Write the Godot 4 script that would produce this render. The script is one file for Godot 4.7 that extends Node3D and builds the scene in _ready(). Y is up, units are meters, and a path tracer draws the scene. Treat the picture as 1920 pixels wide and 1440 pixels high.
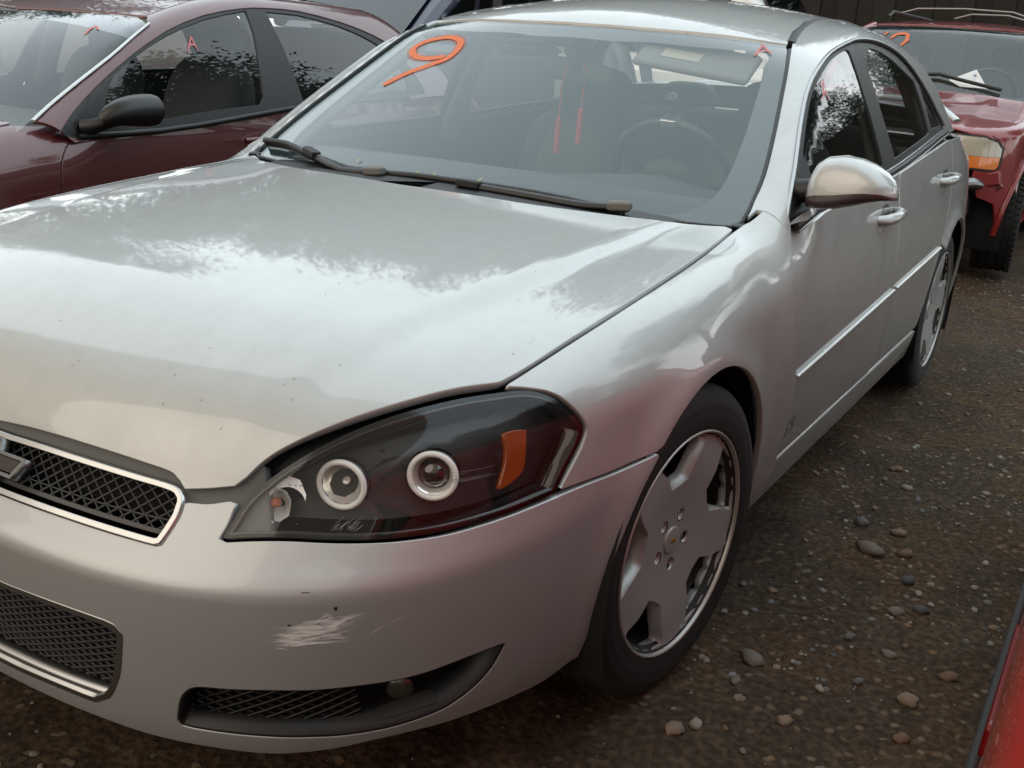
extends Node3D

# ---------------------------------------------------------------- curves and car bodies
class Tab:
	var lo := 0.0
	var k := 0.0
	var n := 0
	var a := PackedFloat64Array()
	func _init(xs: Array, ys: Array):
		n = 1500
		lo = xs[0]
		var hi: float = xs[-1]
		k = (n - 1) / (hi - lo)
		a.resize(n)
		var i := 0
		var m := xs.size()
		for q in n:
			var x: float = lo + q / k
			while i < m - 2 and x > xs[i + 1]:
				i += 1
			var i0 := maxi(i - 1, 0)
			var i2 := mini(i + 2, m - 1)
			var h: float = xs[i + 1] - xs[i]
			var ma: float = (ys[i + 1] - ys[i0]) / (xs[i + 1] - xs[i0])
			var mb: float = (ys[i2] - ys[i]) / (xs[i2] - xs[i])
			var t: float = clampf((x - xs[i]) / h, 0, 1)
			a[q] = (2 * t * t * t - 3 * t * t + 1) * ys[i] + (t * t * t - 2 * t * t + t) * h * ma + (-2 * t * t * t + 3 * t * t) * ys[i + 1] + (t * t * t - t * t) * h * mb
	func at(x: float) -> float:
		var t := (x - lo) * k
		if t <= 0: return a[0]
		if t >= n - 1: return a[n - 1]
		var i := int(t)
		return a[i] + (a[i + 1] - a[i]) * (t - i)

class Car:
	var ww: Tab
	var bb: Tab
	var hc: Tab
	var xl: Tab
	var zc := -0.2
	var np := 3.1
	var zr := -2.6
	var rl := 1.42
	var wb := 2.807
	var wy := 0.345
	var flare := 0.014
	var crown := 0.045
	var hw := 0.78
	var ridge := 0.013
	var kt := 0.10
	var rise := 0.0
	# greenhouse
	var wz := -0.496
	var wyb := 0.928
	var wk := 1.66
	var wc := 0.13
	var wx := 0.77
	var ry := 1.492
	var rx := 0.062
	var rf := 0.09
	var rr := 0.06
	var rz := -1.95
	var sx := 0.868
	var sy := 0.95
	var s1 := 0.30
	var s2 := 0.34
	var sz := -1.5
	var bz := -2.72
	var bk := 1.55
	static func smax(a: float, b: float, k: float) -> float:
		var h := maxf(k - absf(a - b), 0.0) / k
		return maxf(a, b) + h * h * k * 0.25
	func hood(x: float, z: float) -> float:
		var ax := absf(x)
		var o := maxf(ax - 0.72 * hw / 0.78, 0.0)
		var l := xl.at(z)
		return hc.at(z) - crown * (ax / hw) * (ax / hw) - 0.6 * o * o - ridge * smoothstep(l - 0.01, l + 0.05, ax)
	func low(p: Vector3) -> float:
		var ax := absf(p.x)
		var a := ww.at(p.y)
		var dy := p.y - wy
		var r := sqrt(dy * dy + p.z * p.z)
		var e := (r - 0.372) / 0.05
		if absf(e) < 4: a += flare * exp(-e * e)
		r = sqrt(dy * dy + (p.z + wb) * (p.z + wb))
		e = (r - 0.385) / 0.035
		if absf(e) < 4: a += flare * exp(-e * e)
		var f := ax / a
		if p.z > zc: f = pow(pow(f, np) + pow((p.z - zc) / bb.at(p.y - rise * smoothstep(0.40, 0.78, ax / (ax + maxf(p.z + 0.1, 0.0) + 1e-6))), np), 1.0 / np)
		elif p.z < zr: f = pow(pow(f, 3.0) + pow((zr - p.z) / rl, 3.0), 1.0 / 3.0)
		return smax((f - 1.0) * 0.92, (p.y - hood(p.x, p.z)) * 0.97, kt)
	func up(p: Vector3) -> float:
		var ax := absf(p.x)
		var q := ax / wx
		var ws := (p.z - (wz - wk * (p.y - wyb) + wc * (1.0 - q * q))) / 1.94
		var zz := (p.z - rz) / 0.8
		var rv := p.y - (ry - rx * (ax / 0.6) * (ax / 0.6) - (rf if zz > 0 else rr) * zz * zz)
		var bv := (bz - p.z - bk * (ry - 0.092 - p.y) - 0.10 * (1.0 - ax * ax / 0.49)) / 1.84
		var d := p.y - sy
		var sv := (ax - (sx - s1 * d - s2 * d * d - 0.02 * (p.z - sz) * (p.z - sz) / 1.21)) * 0.93
		return smax(smax(smax(ws, rv, 0.03), bv, 0.06), sv, 0.05)

# ---------------------------------------------------------------- charts: a flat map and the rays that carry it onto a surface
class Chart:
	var wrap := false
	var U := Vector3.RIGHT
	var V := Vector3.UP
	var D := Vector3.BACK
	var zc := -0.1
	var t0 := 1.6
	func _init(u: Vector3, v: Vector3, d: Vector3, start := 1.6):
		U = u
		V = v
		D = d
		t0 = start
	func origin(u: float, v: float) -> Vector3:
		return Vector3(0, v, zc) if wrap else U * u + V * v
	func dir(u: float) -> Vector3:
		return Vector3(sin(u), 0, cos(u)) if wrap else D

func onto(f: Callable, ch: Chart, u: float, v: float, off := 0.0) -> Vector3:
	var o := ch.origin(u, v)
	var d := ch.dir(u)
	var t := ch.t0
	var a := t
	var fa: float = f.call(o + d * t) - off
	for i in 160:
		if fa < 0: break
		a = t
		t -= clampf(fa * 0.7, 0.0008, 0.08)
		fa = f.call(o + d * t) - off
	var lo := t
	for i in 14:
		var m := (lo + a) * 0.5
		if f.call(o + d * m) - off < 0: lo = m
		else: a = m
	return o + d * ((lo + a) * 0.5)

func slope(f: Callable, p: Vector3) -> Vector3:
	var e := 0.002
	return Vector3(f.call(p + Vector3(e, 0, 0)) - f.call(p - Vector3(e, 0, 0)), f.call(p + Vector3(0, e, 0)) - f.call(p - Vector3(0, e, 0)), f.call(p + Vector3(0, 0, e)) - f.call(p - Vector3(0, 0, e))).normalized()

# ---------------------------------------------------------------- mesh building
class Mb:
	var v := PackedVector3Array()
	var n := PackedVector3Array()
	var t := PackedVector2Array()
	var c := PackedColorArray()
	var ix := PackedInt32Array()
	var tint := Color.WHITE
	var use_c := false
	func p(a: Vector3, nn: Vector3, uv := Vector2.ZERO) -> int:
		v.append(a)
		n.append(nn)
		t.append(uv)
		c.append(tint)
		return v.size() - 1
	func tri(a: int, b: int, d: int) -> void:
		var g := (v[b] - v[a]).cross(v[d] - v[a])
		if g.length_squared() < 1e-16: return
		if g.dot(n[a] + n[b] + n[d]) > 0:
			ix.append_array([a, d, b])
		else:
			ix.append_array([a, b, d])
	func quad(a: int, b: int, d: int, e: int) -> void:
		tri(a, b, d)
		tri(a, d, e)
	func flat(a: Vector3, b: Vector3, d: Vector3, e: Vector3, nn: Vector3) -> void:
		quad(p(a, nn, Vector2(0, 0)), p(b, nn, Vector2(1, 0)), p(d, nn, Vector2(1, 1)), p(e, nn, Vector2(0, 1)))
	func add(o: Mb, x: Transform3D, q := Color.WHITE) -> void:
		var s := v.size()
		var bas := x.basis.inverse().transposed()
		var keep := tint
		tint = q
		for i in o.v.size():
			p(x * o.v[i], (bas * o.n[i]).normalized(), o.t[i])
		tint = keep
		for i in range(0, o.ix.size(), 3):
			tri(s + o.ix[i], s + o.ix[i + 1], s + o.ix[i + 2])
	func mesh(m: Material) -> ArrayMesh:
		var a := []
		a.resize(Mesh.ARRAY_MAX)
		a[Mesh.ARRAY_VERTEX] = v
		a[Mesh.ARRAY_NORMAL] = n
		a[Mesh.ARRAY_TEX_UV] = t
		if use_c: a[Mesh.ARRAY_COLOR] = c
		a[Mesh.ARRAY_INDEX] = ix
		var r := ArrayMesh.new()
		r.add_surface_from_arrays(Mesh.PRIMITIVE_TRIANGLES, a)
		r.surface_set_material(0, m)
		return r
	# rounded box: centre, half sizes, bevel
	func box(at: Vector3, h: Vector3, r := 0.004, b := Basis.IDENTITY) -> Mb:
		r = minf(r, minf(h.x, minf(h.y, h.z)) * 0.98)
		var q := h - Vector3(r, r, r)
		for ax in 3:
			for s in [-1.0, 1.0]:
				var w := Vector3.ZERO
				w[ax] = s
				var e := Vector3.ZERO
				e[(ax + 1) % 3] = 1
				var g := Vector3.ZERO
				g[(ax + 2) % 3] = 1
				var k := []
				for y in [[-1, -1], [1, -1], [1, 1], [-1, 1]]:
					k.append(p(at + b * (w * h[ax] + e * (y[0] * q[(ax + 1) % 3]) + g * (y[1] * q[(ax + 2) % 3])), b * w))
				quad(k[0], k[1], k[2], k[3])
				# edges between this face and the next axis
				for s2 in [-1.0, 1.0]:
					var w2: Vector3 = e * s2
					var a0 := at + b * (w * h[ax] + w2 * q[(ax + 1) % 3])
					var a1 := at + b * (w * q[ax] + w2 * h[(ax + 1) % 3])
					var gg := b * g * q[(ax + 2) % 3]
					quad(p(a0 - gg, b * w), p(a0 + gg, b * w), p(a1 + gg, b * w2), p(a1 - gg, b * w2))
					if ax == 0:
						for s3 in [-1.0, 1.0]:
							var c0: Vector3 = at + b * (w * h.x + w2 * q.y + g * (s3 * q.z))
							var c1: Vector3 = at + b * (w * q.x + w2 * h.y + g * (s3 * q.z))
							var c2: Vector3 = at + b * (w * q.x + w2 * q.y + g * (s3 * h.z))
							tri(p(c0, b * w), p(c1, b * w2), p(c2, b * g * s3))
		return self
	# tube along points, radius may be an array; sx, sy squash against up
	func tube(pts: Array, rad, sides := 8, up := Vector3.UP, sy := 1.0, closed := false) -> Mb:
		var rings := []
		var m := pts.size()
		for i in m:
			var a: Vector3 = pts[(i - 1 + m) % m] if closed else pts[maxi(i - 1, 0)]
			var b: Vector3 = pts[(i + 1) % m] if closed else pts[mini(i + 1, m - 1)]
			var d := (b - a).normalized()
			var x := d.cross(up).normalized()
			if x.length() < 0.5: x = d.cross(Vector3(0.3, 0.1, 0.9)).normalized()
			var y := x.cross(d)
			var r: float = rad[i] if rad is Array else rad
			var ring := []
			for s in sides:
				var th := TAU * s / sides
				ring.append(p(pts[i] + x * cos(th) * r + y * sin(th) * r * sy, (x * cos(th) * sy + y * sin(th)).normalized(), Vector2(float(s) / sides, i)))
			rings.append(ring)
		for i in (m if closed else m - 1):
			for s in sides:
				quad(rings[i][s], rings[i][(s + 1) % sides], rings[(i + 1) % m][(s + 1) % sides], rings[(i + 1) % m][s])
		if not closed:
			for e in [0, m - 1]:
				var o: Vector3 = (pts[0] - pts[1]).normalized() if e == 0 else (pts[m - 1] - pts[m - 2]).normalized()
				var c0 := p(pts[e], o)
				var ks := []
				for s in sides: ks.append(p(v[rings[e][s]], o))
				for s in sides: tri(c0, ks[s], ks[(s + 1) % sides])
		return self
	# lathe round the x axis: list of (r, x); smooth unless told
	func lathe(prof: Array, sides := 48, at := Vector3.ZERO, sharp := false, a0 := 0.0, a1 := TAU) -> Mb:
		var m := prof.size()
		var nr := []
		for i in m:
			var d: Vector2 = (prof[mini(i + 1, m - 1)] - prof[maxi(i - 1, 0)]).normalized()
			nr.append(Vector2(-d.y, d.x))
		for i in m - 1:
			var n0: Vector2 = nr[i]
			var n1: Vector2 = nr[i + 1]
			if sharp:
				var d2: Vector2 = (prof[i + 1] - prof[i]).normalized()
				n0 = Vector2(-d2.y, d2.x)
				n1 = n0
			var last := []
			for s in sides + 1:
				var th := a0 + (a1 - a0) * s / sides
				var e := Vector3(0, cos(th), sin(th))
				var k := [p(at + e * prof[i].x + Vector3(prof[i].y, 0, 0), e * n0.x + Vector3(n0.y, 0, 0), Vector2(th / TAU, i)), p(at + e * prof[i + 1].x + Vector3(prof[i + 1].y, 0, 0), e * n1.x + Vector3(n1.y, 0, 0), Vector2(th / TAU, i + 1))]
				if s > 0: quad(last[0], last[1], k[1], k[0])
				last = k
		return self
	# ellipsoid with optional powers
	func ball(at: Vector3, r: Vector3, na := 24, nb := 14, pw := 1.0, b := Basis.IDENTITY) -> Mb:
		var rows := []
		for j in nb + 1:
			var ph := PI * j / nb - PI / 2
			var row := []
			for i in na:
				var th := TAU * i / na
				var e := Vector3(sp(cos(ph), pw) * sp(cos(th), pw), sp(sin(ph), pw), sp(cos(ph), pw) * sp(sin(th), pw))
				var w := Vector3(sp(cos(ph), 2 - pw) * sp(cos(th), 2 - pw) / r.x, sp(sin(ph), 2 - pw) / r.y, sp(cos(ph), 2 - pw) * sp(sin(th), 2 - pw) / r.z).normalized()
				row.append(p(at + b * (e * r), b * w, Vector2(float(i) / na, float(j) / nb)))
			rows.append(row)
		for j in nb:
			for i in na:
				quad(rows[j][i], rows[j][(i + 1) % na], rows[j + 1][(i + 1) % na], rows[j + 1][i])
		return self
	static func sp(x: float, e: float) -> float:
		return signf(x) * pow(absf(x), e)

func put(called: String, parent: Node, mb: Mb, mat: Material) -> MeshInstance3D:
	var o := MeshInstance3D.new()
	o.name = numbered(called, parent)
	o.mesh = mb.mesh(mat)
	parent.add_child(o, true)
	return o

func numbered(called: String, parent: Node) -> String:
	if not parent.has_node(NodePath(called)): return called
	var i := 1
	while parent.has_node(NodePath("%s_%03d" % [called, i])): i += 1
	return "%s_%03d" % [called, i]

func thing(called: String, label: String, category: String, at := Vector3.ZERO, turn := 0.0, group := "") -> Node3D:
	var o := Node3D.new()
	o.name = numbered(called, self)
	add_child(o, true)
	o.position = at
	o.rotation.y = turn
	tag(o, label, category, group)
	return o

func tag(o: Node, label: String, category: String, group := "") -> Node:
	o.set_meta("label", label)
	o.set_meta("category", category)
	if group: o.set_meta("group", group)
	return o

func pts2(a: Array) -> PackedVector2Array:
	var r := PackedVector2Array()
	for i in range(0, a.size(), 2): r.append(Vector2(a[i], a[i + 1]))
	return r

func both(a: Array) -> PackedVector2Array:   # a half outline from centre line to centre line, completed by its mirror image
	var h := pts2(a)
	var r := h.duplicate()
	for i in range(h.size() - 1, -1, -1):
		if absf(h[i].x) > 0.002: r.append(Vector2(-h[i].x, h[i].y))
	return r

func inset(p: PackedVector2Array, d: float) -> PackedVector2Array:
	if d == 0.0: return p
	var best := p
	var most := -1.0
	for q in Geometry2D.offset_polygon(p, -d, Geometry2D.JOIN_MITER):
		var s := area(q)
		if s > most:
			most = s
			best = q
	return best

func area(q: PackedVector2Array) -> float:
	var s := 0.0
	for i in q.size(): s += q[i].cross(q[(i + 1) % q.size()])
	return absf(s) / 2

func dense(p: PackedVector2Array, h: float) -> PackedVector2Array:
	var r := PackedVector2Array()
	for i in p.size():
		var b := p[(i + 1) % p.size()]
		var k := maxi(1, ceili(p[i].distance_to(b) / h))
		for j in k: r.append(p[i].lerp(b, float(j) / k))
	return r

# A sheet cut along an outline (with holes), laid onto a surface, its rim turned inward.
func sheet(f: Callable, ch: Chart, outline: PackedVector2Array, o := {}) -> Mb:
	var holes: Array = o.get("holes", [])
	var off: float = o.get("off", 0.0)
	var depth: float = o.get("depth", 0.014)
	var h: float = o.get("h", 0.02)
	var gap: float = o.get("gap", 0.002)
	var mir: bool = o.get("mirror", false)
	var side_of: float = o.get("flip", 1.0)
	var mb := Mb.new()
	var pg := inset(outline, gap)
	var ho := []
	for q in holes: ho.append(q)
	var lo := pg[0]
	var hi := pg[0]
	for q in pg:
		lo = lo.min(q)
		hi = hi.max(q)
	var nx := maxi(1, ceili((hi.x - lo.x) / h))
	var ny := maxi(1, ceili((hi.y - lo.y) / h))
	var edge := {}
	for loop in [pg] + ho:
		for q in dense(loop, h * 0.2):
			edge[Vector2i(floori((q.x - lo.x) / h), floori((q.y - lo.y) / h))] = true
	var seen := {}
	var vert := func(q: Vector2) -> int:
		var key := Vector2i(roundi(q.x * 30000), roundi(q.y * 30000))
		if seen.has(key): return seen[key]
		var a := onto(f, ch, q.x, q.y, off)
		var i := mb.p(a, slope(f, a) * side_of, q)
		seen[key] = i
		return i
	for i in nx:
		for j in ny:
			var a := lo + Vector2(i, j) * h
			var sq := PackedVector2Array([a, a + Vector2(h, 0), a + Vector2(h, h), a + Vector2(0, h)])
			if edge.has(Vector2i(i, j)):
				var parts: Array = Geometry2D.intersect_polygons(sq, pg)
				for q in ho:
					var left := []
					for s in parts: left.append_array(Geometry2D.clip_polygons(s, q))
					parts = left
				for s in parts:
					if s.size() < 3 or area(s) < 1e-9: continue
					var tr := Geometry2D.triangulate_polygon(s)
					for k in range(0, tr.size(), 3):
						mb.tri(vert.call(s[tr[k]]), vert.call(s[tr[k + 1]]), vert.call(s[tr[k + 2]]))
			else:
				var m := a + Vector2(h, h) / 2
				if not Geometry2D.is_point_in_polygon(m, pg): continue
				var out := true
				for q in ho:
					if Geometry2D.is_point_in_polygon(m, q): out = false
				if out: mb.quad(vert.call(sq[0]), vert.call(sq[1]), vert.call(sq[2]), vert.call(sq[3]))
	if depth > 0:
		for loop in [pg] + ho:
			var d := dense(loop, 0.012)
			var m := d.size()
			var ps := []
			var ns := []
			for q in d:
				var a := onto(f, ch, q.x, q.y, off)
				ps.append(a)
				ns.append(slope(f, a))
			var sgn := 0.0
			for k in m: sgn += d[k].cross(d[(k + 1) % m])
			var rows := []
			for k in m:
				var tg: Vector3 = (ps[(k + 1) % m] - ps[(k - 1 + m) % m]).normalized()
				var oo: Vector3 = tg.cross(ns[k]).normalized()
				# outward: away from the sheet
				var probe: Vector2 = (d[(k + 1) % m] - d[(k - 1 + m) % m]).orthogonal().normalized() * 0.003
				var q2: Vector2 = d[k] + probe
				var was := Geometry2D.is_point_in_polygon(q2, pg)
				for q in ho:
					if Geometry2D.is_point_in_polygon(q2, q): was = false
				var to3 := onto(f, ch, q2.x, q2.y, off) - (ps[k] as Vector3)
				if (to3.dot(oo) > 0) == was: oo = -oo
				var a: Vector3 = ps[k]
				var nn: Vector3 = ns[k]
				rows.append([mb.p(a, nn * side_of, d[k]), mb.p(a + oo * 0.0012 - nn * 0.002, (nn + oo).normalized() * side_of, d[k]), mb.p(a + oo * 0.0012 - nn * depth, oo, d[k])])
			for k in m:
				var r0: Array = rows[k]
				var r1: Array = rows[(k + 1) % m]
				mb.quad(r0[0], r1[0], r1[1], r0[1])
				mb.quad(r0[1], r1[1], r1[2], r0[2])
	if mir:
		var w := Mb.new()
		for i in mb.v.size():
			w.p(mb.v[i] * Vector3(-1, 1, 1), mb.n[i] * Vector3(-1, 1, 1), mb.t[i])
		for i in range(0, mb.ix.size(), 3): w.tri(mb.ix[i], mb.ix[i + 1], mb.ix[i + 2])
		return w
	return mb

func panel(called: String, parent: Node, mat: Material, f: Callable, ch: Chart, outline: PackedVector2Array, o := {}) -> MeshInstance3D:
	return put(called, parent, sheet(f, ch, outline, o), mat)

func mirrored(mb: Mb) -> Mb:
	var w := Mb.new()
	for i in mb.v.size():
		w.p(mb.v[i] * Vector3(-1, 1, 1), mb.n[i] * Vector3(-1, 1, 1), mb.t[i])
	for i in range(0, mb.ix.size(), 3): w.tri(mb.ix[i], mb.ix[i + 1], mb.ix[i + 2])
	return w

# ---------------------------------------------------------------- materials
func mat(c: Color, rough := 0.6, metal := 0.0, o := {}) -> StandardMaterial3D:
	var m := StandardMaterial3D.new()
	m.albedo_color = c
	m.roughness = rough
	m.metallic = metal
	if o.has("coat"):
		m.clearcoat_enabled = true
		m.clearcoat = o.coat
		m.clearcoat_roughness = o.get("cr", 0.03)
	if o.has("spec"): m.metallic_specular = o.spec
	if o.has("alpha"):
		m.transparency = BaseMaterial3D.TRANSPARENCY_ALPHA
		m.albedo_color.a = o.alpha
	return m

func lin(r: float, g: float, b: float) -> Color:
	return Color(r, g, b).linear_to_srgb()

const P_HOOD := [0, -0.656, 0.0579, -0.6594, 0.1013, -0.6619, 0.1438, -0.6652, 0.1847, -0.669, 0.2232, -0.6728, 0.2571, -0.6756, 0.2877, -0.6778, 0.3198, -0.6811, 0.3575, -0.6875, 0.4044, -0.6986, 0.4567, -0.7138, 0.5086, -0.7311, 0.5546, -0.7484, 0.5949, -0.7649, 0.631, -0.7845, 0.6558, -0.8173, 0.6782, -0.8437, 0.6989, -0.8558, 0.7139, -0.8651, 0.7264, -0.8735, 0.74, -0.8826, 0.7618, -0.8768, 0.7647, -0.8147, 0.7701, -0.7515, 0.7759, -0.6861, 0.7798, -0.618, 0.783, -0.5422, 0.7857, -0.4631, 0.7875, -0.3872, 0.7886, -0.3185, 0.7889, -0.2548, 0.7879, -0.1953, 0.7855, -0.1432, 0.7823, -0.1008, 0.7789, -0.067, 0.7755, -0.0393, 0.772, -0.0161, 0.7683, 0.0038, 0.7646, 0.0197, 0.7613, 0.032, 0.758, 0.0429, 0.7545, 0.0542, 0.7495, 0.0615, 0.7389, 0.0741, 0.7282, 0.086, 0.7171, 0.0983, 0.7056, 0.1122, 0.6932, 0.1281, 0.6803, 0.1453, 0.6671, 0.163, 0.6542, 0.1804, 0.6414, 0.1976, 0.6285, 0.2149, 0.6159, 0.2321, 0.6037, 0.2488, 0.5918, 0.2655, 0.5799, 0.282, 0.5683, 0.2976, 0.5576, 0.3117, 0.5482, 0.3241, 0.5397, 0.3353, 0.5321, 0.3458, 0.5254, 0.3558, 0.52, 0.3653, 0.5155, 0.3741, 0.5113, 0.3825, 0.5067, 0.3909, 0.4935, 0.4077, 0.4841, 0.4126, 0.4745, 0.4174, 0.4649, 0.4222, 0.4554, 0.4266, 0.4462, 0.4306, 0.4371, 0.4343, 0.4281, 0.4379, 0.4189, 0.4415, 0.4057, 0.4341, 0.4016, 0.4328, 0.3934, 0.43, 0.3866, 0.4295, 0.3773, 0.4298, 0.3661, 0.4306, 0.3531, 0.4318, 0.3385, 0.433, 0.3227, 0.4341, 0.3053, 0.4352, 0.2857, 0.4365, 0.2635, 0.4378, 0.237, 0.4392, 0.2067, 0.4407, 0.175, 0.442, 0.145, 0.4434, 0.118, 0.4447, 0.0926, 0.4461, 0.0676, 0.4476, 0, 0.4527]
const P_LAMP := [0.4607, 0.5755, 0.4638, 0.5826, 0.4655, 0.5865, 0.4679, 0.5916, 0.4711, 0.5985, 0.4748, 0.6067, 0.4793, 0.6155, 0.4847, 0.6242, 0.4909, 0.6323, 0.4979, 0.6402, 0.5055, 0.6481, 0.5136, 0.656, 0.5221, 0.6639, 0.5309, 0.6715, 0.5406, 0.679, 0.5515, 0.6869, 0.5639, 0.6952, 0.5776, 0.7037, 0.5924, 0.7122, 0.6083, 0.7202, 0.6253, 0.7279, 0.6437, 0.7353, 0.6631, 0.7423, 0.6833, 0.7486, 0.705, 0.7543, 0.728, 0.7595, 0.751, 0.764, 0.7724, 0.7676, 0.7917, 0.7703, 0.8095, 0.7722, 0.8261, 0.7735, 0.8417, 0.7744, 0.8559, 0.7752, 0.8687, 0.7757, 0.8806, 0.7757, 0.8921, 0.775, 0.9033, 0.7734, 0.9139, 0.7711, 0.9239, 0.768, 0.9334, 0.7643, 0.9422, 0.7599, 0.9505, 0.7547, 0.9584, 0.7489, 0.9661, 0.7426, 0.974, 0.7355, 0.9821, 0.7278, 0.9892, 0.7198, 0.9941, 0.712, 0.996, 0.7052, 0.9957, 0.6991, 0.9934, 0.6928, 0.9898, 0.6853, 0.9841, 0.6759, 0.9763, 0.6654, 0.9682, 0.6548, 0.961, 0.645, 0.9553, 0.6363, 0.9503, 0.6283, 0.9455, 0.6204, 0.9407, 0.6124, 0.9375, 0.6096, 0.9145, 0.6067, 0.8927, 0.6032, 0.8714, 0.5997, 0.8503, 0.5967, 0.8287, 0.5939, 0.8069, 0.5914, 0.7861, 0.589, 0.7672, 0.5869, 0.7505, 0.5854, 0.7352, 0.5843, 0.7209, 0.5835, 0.7071, 0.5828, 0.694, 0.5821, 0.6818, 0.5817, 0.6697, 0.5815, 0.6571, 0.5814, 0.6436, 0.5814, 0.6296, 0.5816, 0.6154, 0.5819, 0.6014, 0.5822, 0.5874, 0.5825, 0.5733, 0.583, 0.5594, 0.5833, 0.5461, 0.5832, 0.533, 0.5826, 0.5201, 0.5817, 0.508, 0.5806, 0.4974, 0.5795, 0.489, 0.5784, 0.4822, 0.5774, 0.476, 0.5763, 0.4695, 0.5752]
const P_GRILLE := [0, 0.6326, 0.0499, 0.6326, 0.0638, 0.6332, 0.0793, 0.6337, 0.0985, 0.6342, 0.1224, 0.6347, 0.1493, 0.635, 0.1771, 0.6351, 0.2042, 0.6352, 0.2311, 0.6351, 0.2582, 0.6348, 0.2839, 0.6343, 0.3067, 0.6336, 0.3272, 0.6329, 0.3462, 0.6323, 0.3624, 0.6313, 0.3749, 0.6298, 0.3824, 0.6275, 0.3862, 0.6247, 0.3915, 0.619, 0.3932, 0.6123, 0.3926, 0.607, 0.3922, 0.6019, 0.3915, 0.5965, 0.3899, 0.5905, 0.3868, 0.5826, 0.3829, 0.5735, 0.3788, 0.5652, 0.3756, 0.5592, 0.3684, 0.5567, 0.3549, 0.5571, 0.3359, 0.5578, 0.3138, 0.5585, 0.2914, 0.559, 0.2688, 0.5594, 0.2444, 0.5597, 0.2191, 0.5599, 0.1938, 0.5599, 0.169, 0.5599, 0.1441, 0.5599, 0.1188, 0.5598, 0, 0.5598]
const P_LOWGRILLE := [0, 0.4229, 0.1329, 0.4229, 0.1546, 0.4239, 0.1754, 0.4246, 0.1959, 0.425, 0.2169, 0.4252, 0.2387, 0.4252, 0.2608, 0.4247, 0.2824, 0.4238, 0.3031, 0.4224, 0.317, 0.4192, 0.3198, 0.4157, 0.3226, 0.4122, 0.3253, 0.4086, 0.328, 0.4051, 0.3281, 0.3972, 0.3257, 0.3805, 0.3233, 0.3631, 0.3207, 0.3462, 0.3176, 0.331, 0.3139, 0.3184, 0.3099, 0.3076, 0.3056, 0.2974, 0.3011, 0.2866, 0.2912, 0.2693, 0.2849, 0.2649, 0.2786, 0.2603, 0.2721, 0.2556, 0.2655, 0.2508, 0.246, 0.2503, 0.2257, 0.2509, 0.2041, 0.2509, 0.1824, 0.2504, 0.1616, 0.2496, 0.1427, 0.2488, 0.125, 0.2479, 0.1077, 0.2469, 0, 0.2469]
const P_FOG := [0.3955, 0.2581, 0.3973, 0.268, 0.3988, 0.2779, 0.4005, 0.2873, 0.4024, 0.2956, 0.4046, 0.3028, 0.4069, 0.309, 0.4096, 0.3146, 0.4128, 0.3196, 0.4162, 0.3241, 0.4197, 0.328, 0.4243, 0.3313, 0.4309, 0.3341, 0.4402, 0.3359, 0.4514, 0.3367, 0.4635, 0.3371, 0.4756, 0.3375, 0.4873, 0.3383, 0.4993, 0.3389, 0.5116, 0.3394, 0.5243, 0.3398, 0.5377, 0.3399, 0.5517, 0.3397, 0.5657, 0.3394, 0.5791, 0.3393, 0.5915, 0.3394, 0.6032, 0.3397, 0.6151, 0.3401, 0.6276, 0.3404, 0.6414, 0.3405, 0.656, 0.3405, 0.6708, 0.3404, 0.6851, 0.3406, 0.6984, 0.3409, 0.7113, 0.3414, 0.7244, 0.3423, 0.7384, 0.3437, 0.754, 0.3459, 0.7707, 0.3486, 0.7878, 0.3512, 0.8043, 0.3532, 0.8196, 0.3545, 0.8343, 0.3555, 0.8491, 0.3563, 0.8645, 0.3567, 0.8702, 0.351, 0.8666, 0.3421, 0.8632, 0.3331, 0.8595, 0.3241, 0.855, 0.3154, 0.8499, 0.307, 0.8443, 0.2988, 0.8379, 0.2908, 0.8301, 0.283, 0.8206, 0.2751, 0.8098, 0.267, 0.7984, 0.2595, 0.7874, 0.2533, 0.7772, 0.2488, 0.7673, 0.2456, 0.7569, 0.2432, 0.7453, 0.241, 0.7323, 0.2389, 0.7183, 0.2369, 0.7038, 0.2352, 0.6891, 0.234, 0.674, 0.2333, 0.6584, 0.233, 0.6431, 0.2328, 0.6286, 0.2328, 0.615, 0.2332, 0.602, 0.234, 0.5896, 0.2349, 0.5777, 0.2356, 0.5667, 0.2359, 0.5566, 0.2362, 0.5462, 0.2367, 0.5346, 0.2374, 0.5212, 0.2382, 0.5064, 0.2391, 0.4913, 0.2398, 0.4769, 0.2404, 0.4629, 0.241, 0.4489, 0.2416, 0.4359, 0.2421, 0.4248, 0.2425, 0.4167, 0.243, 0.4108, 0.2438, 0.4059, 0.2448, 0.4004, 0.2456]
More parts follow.
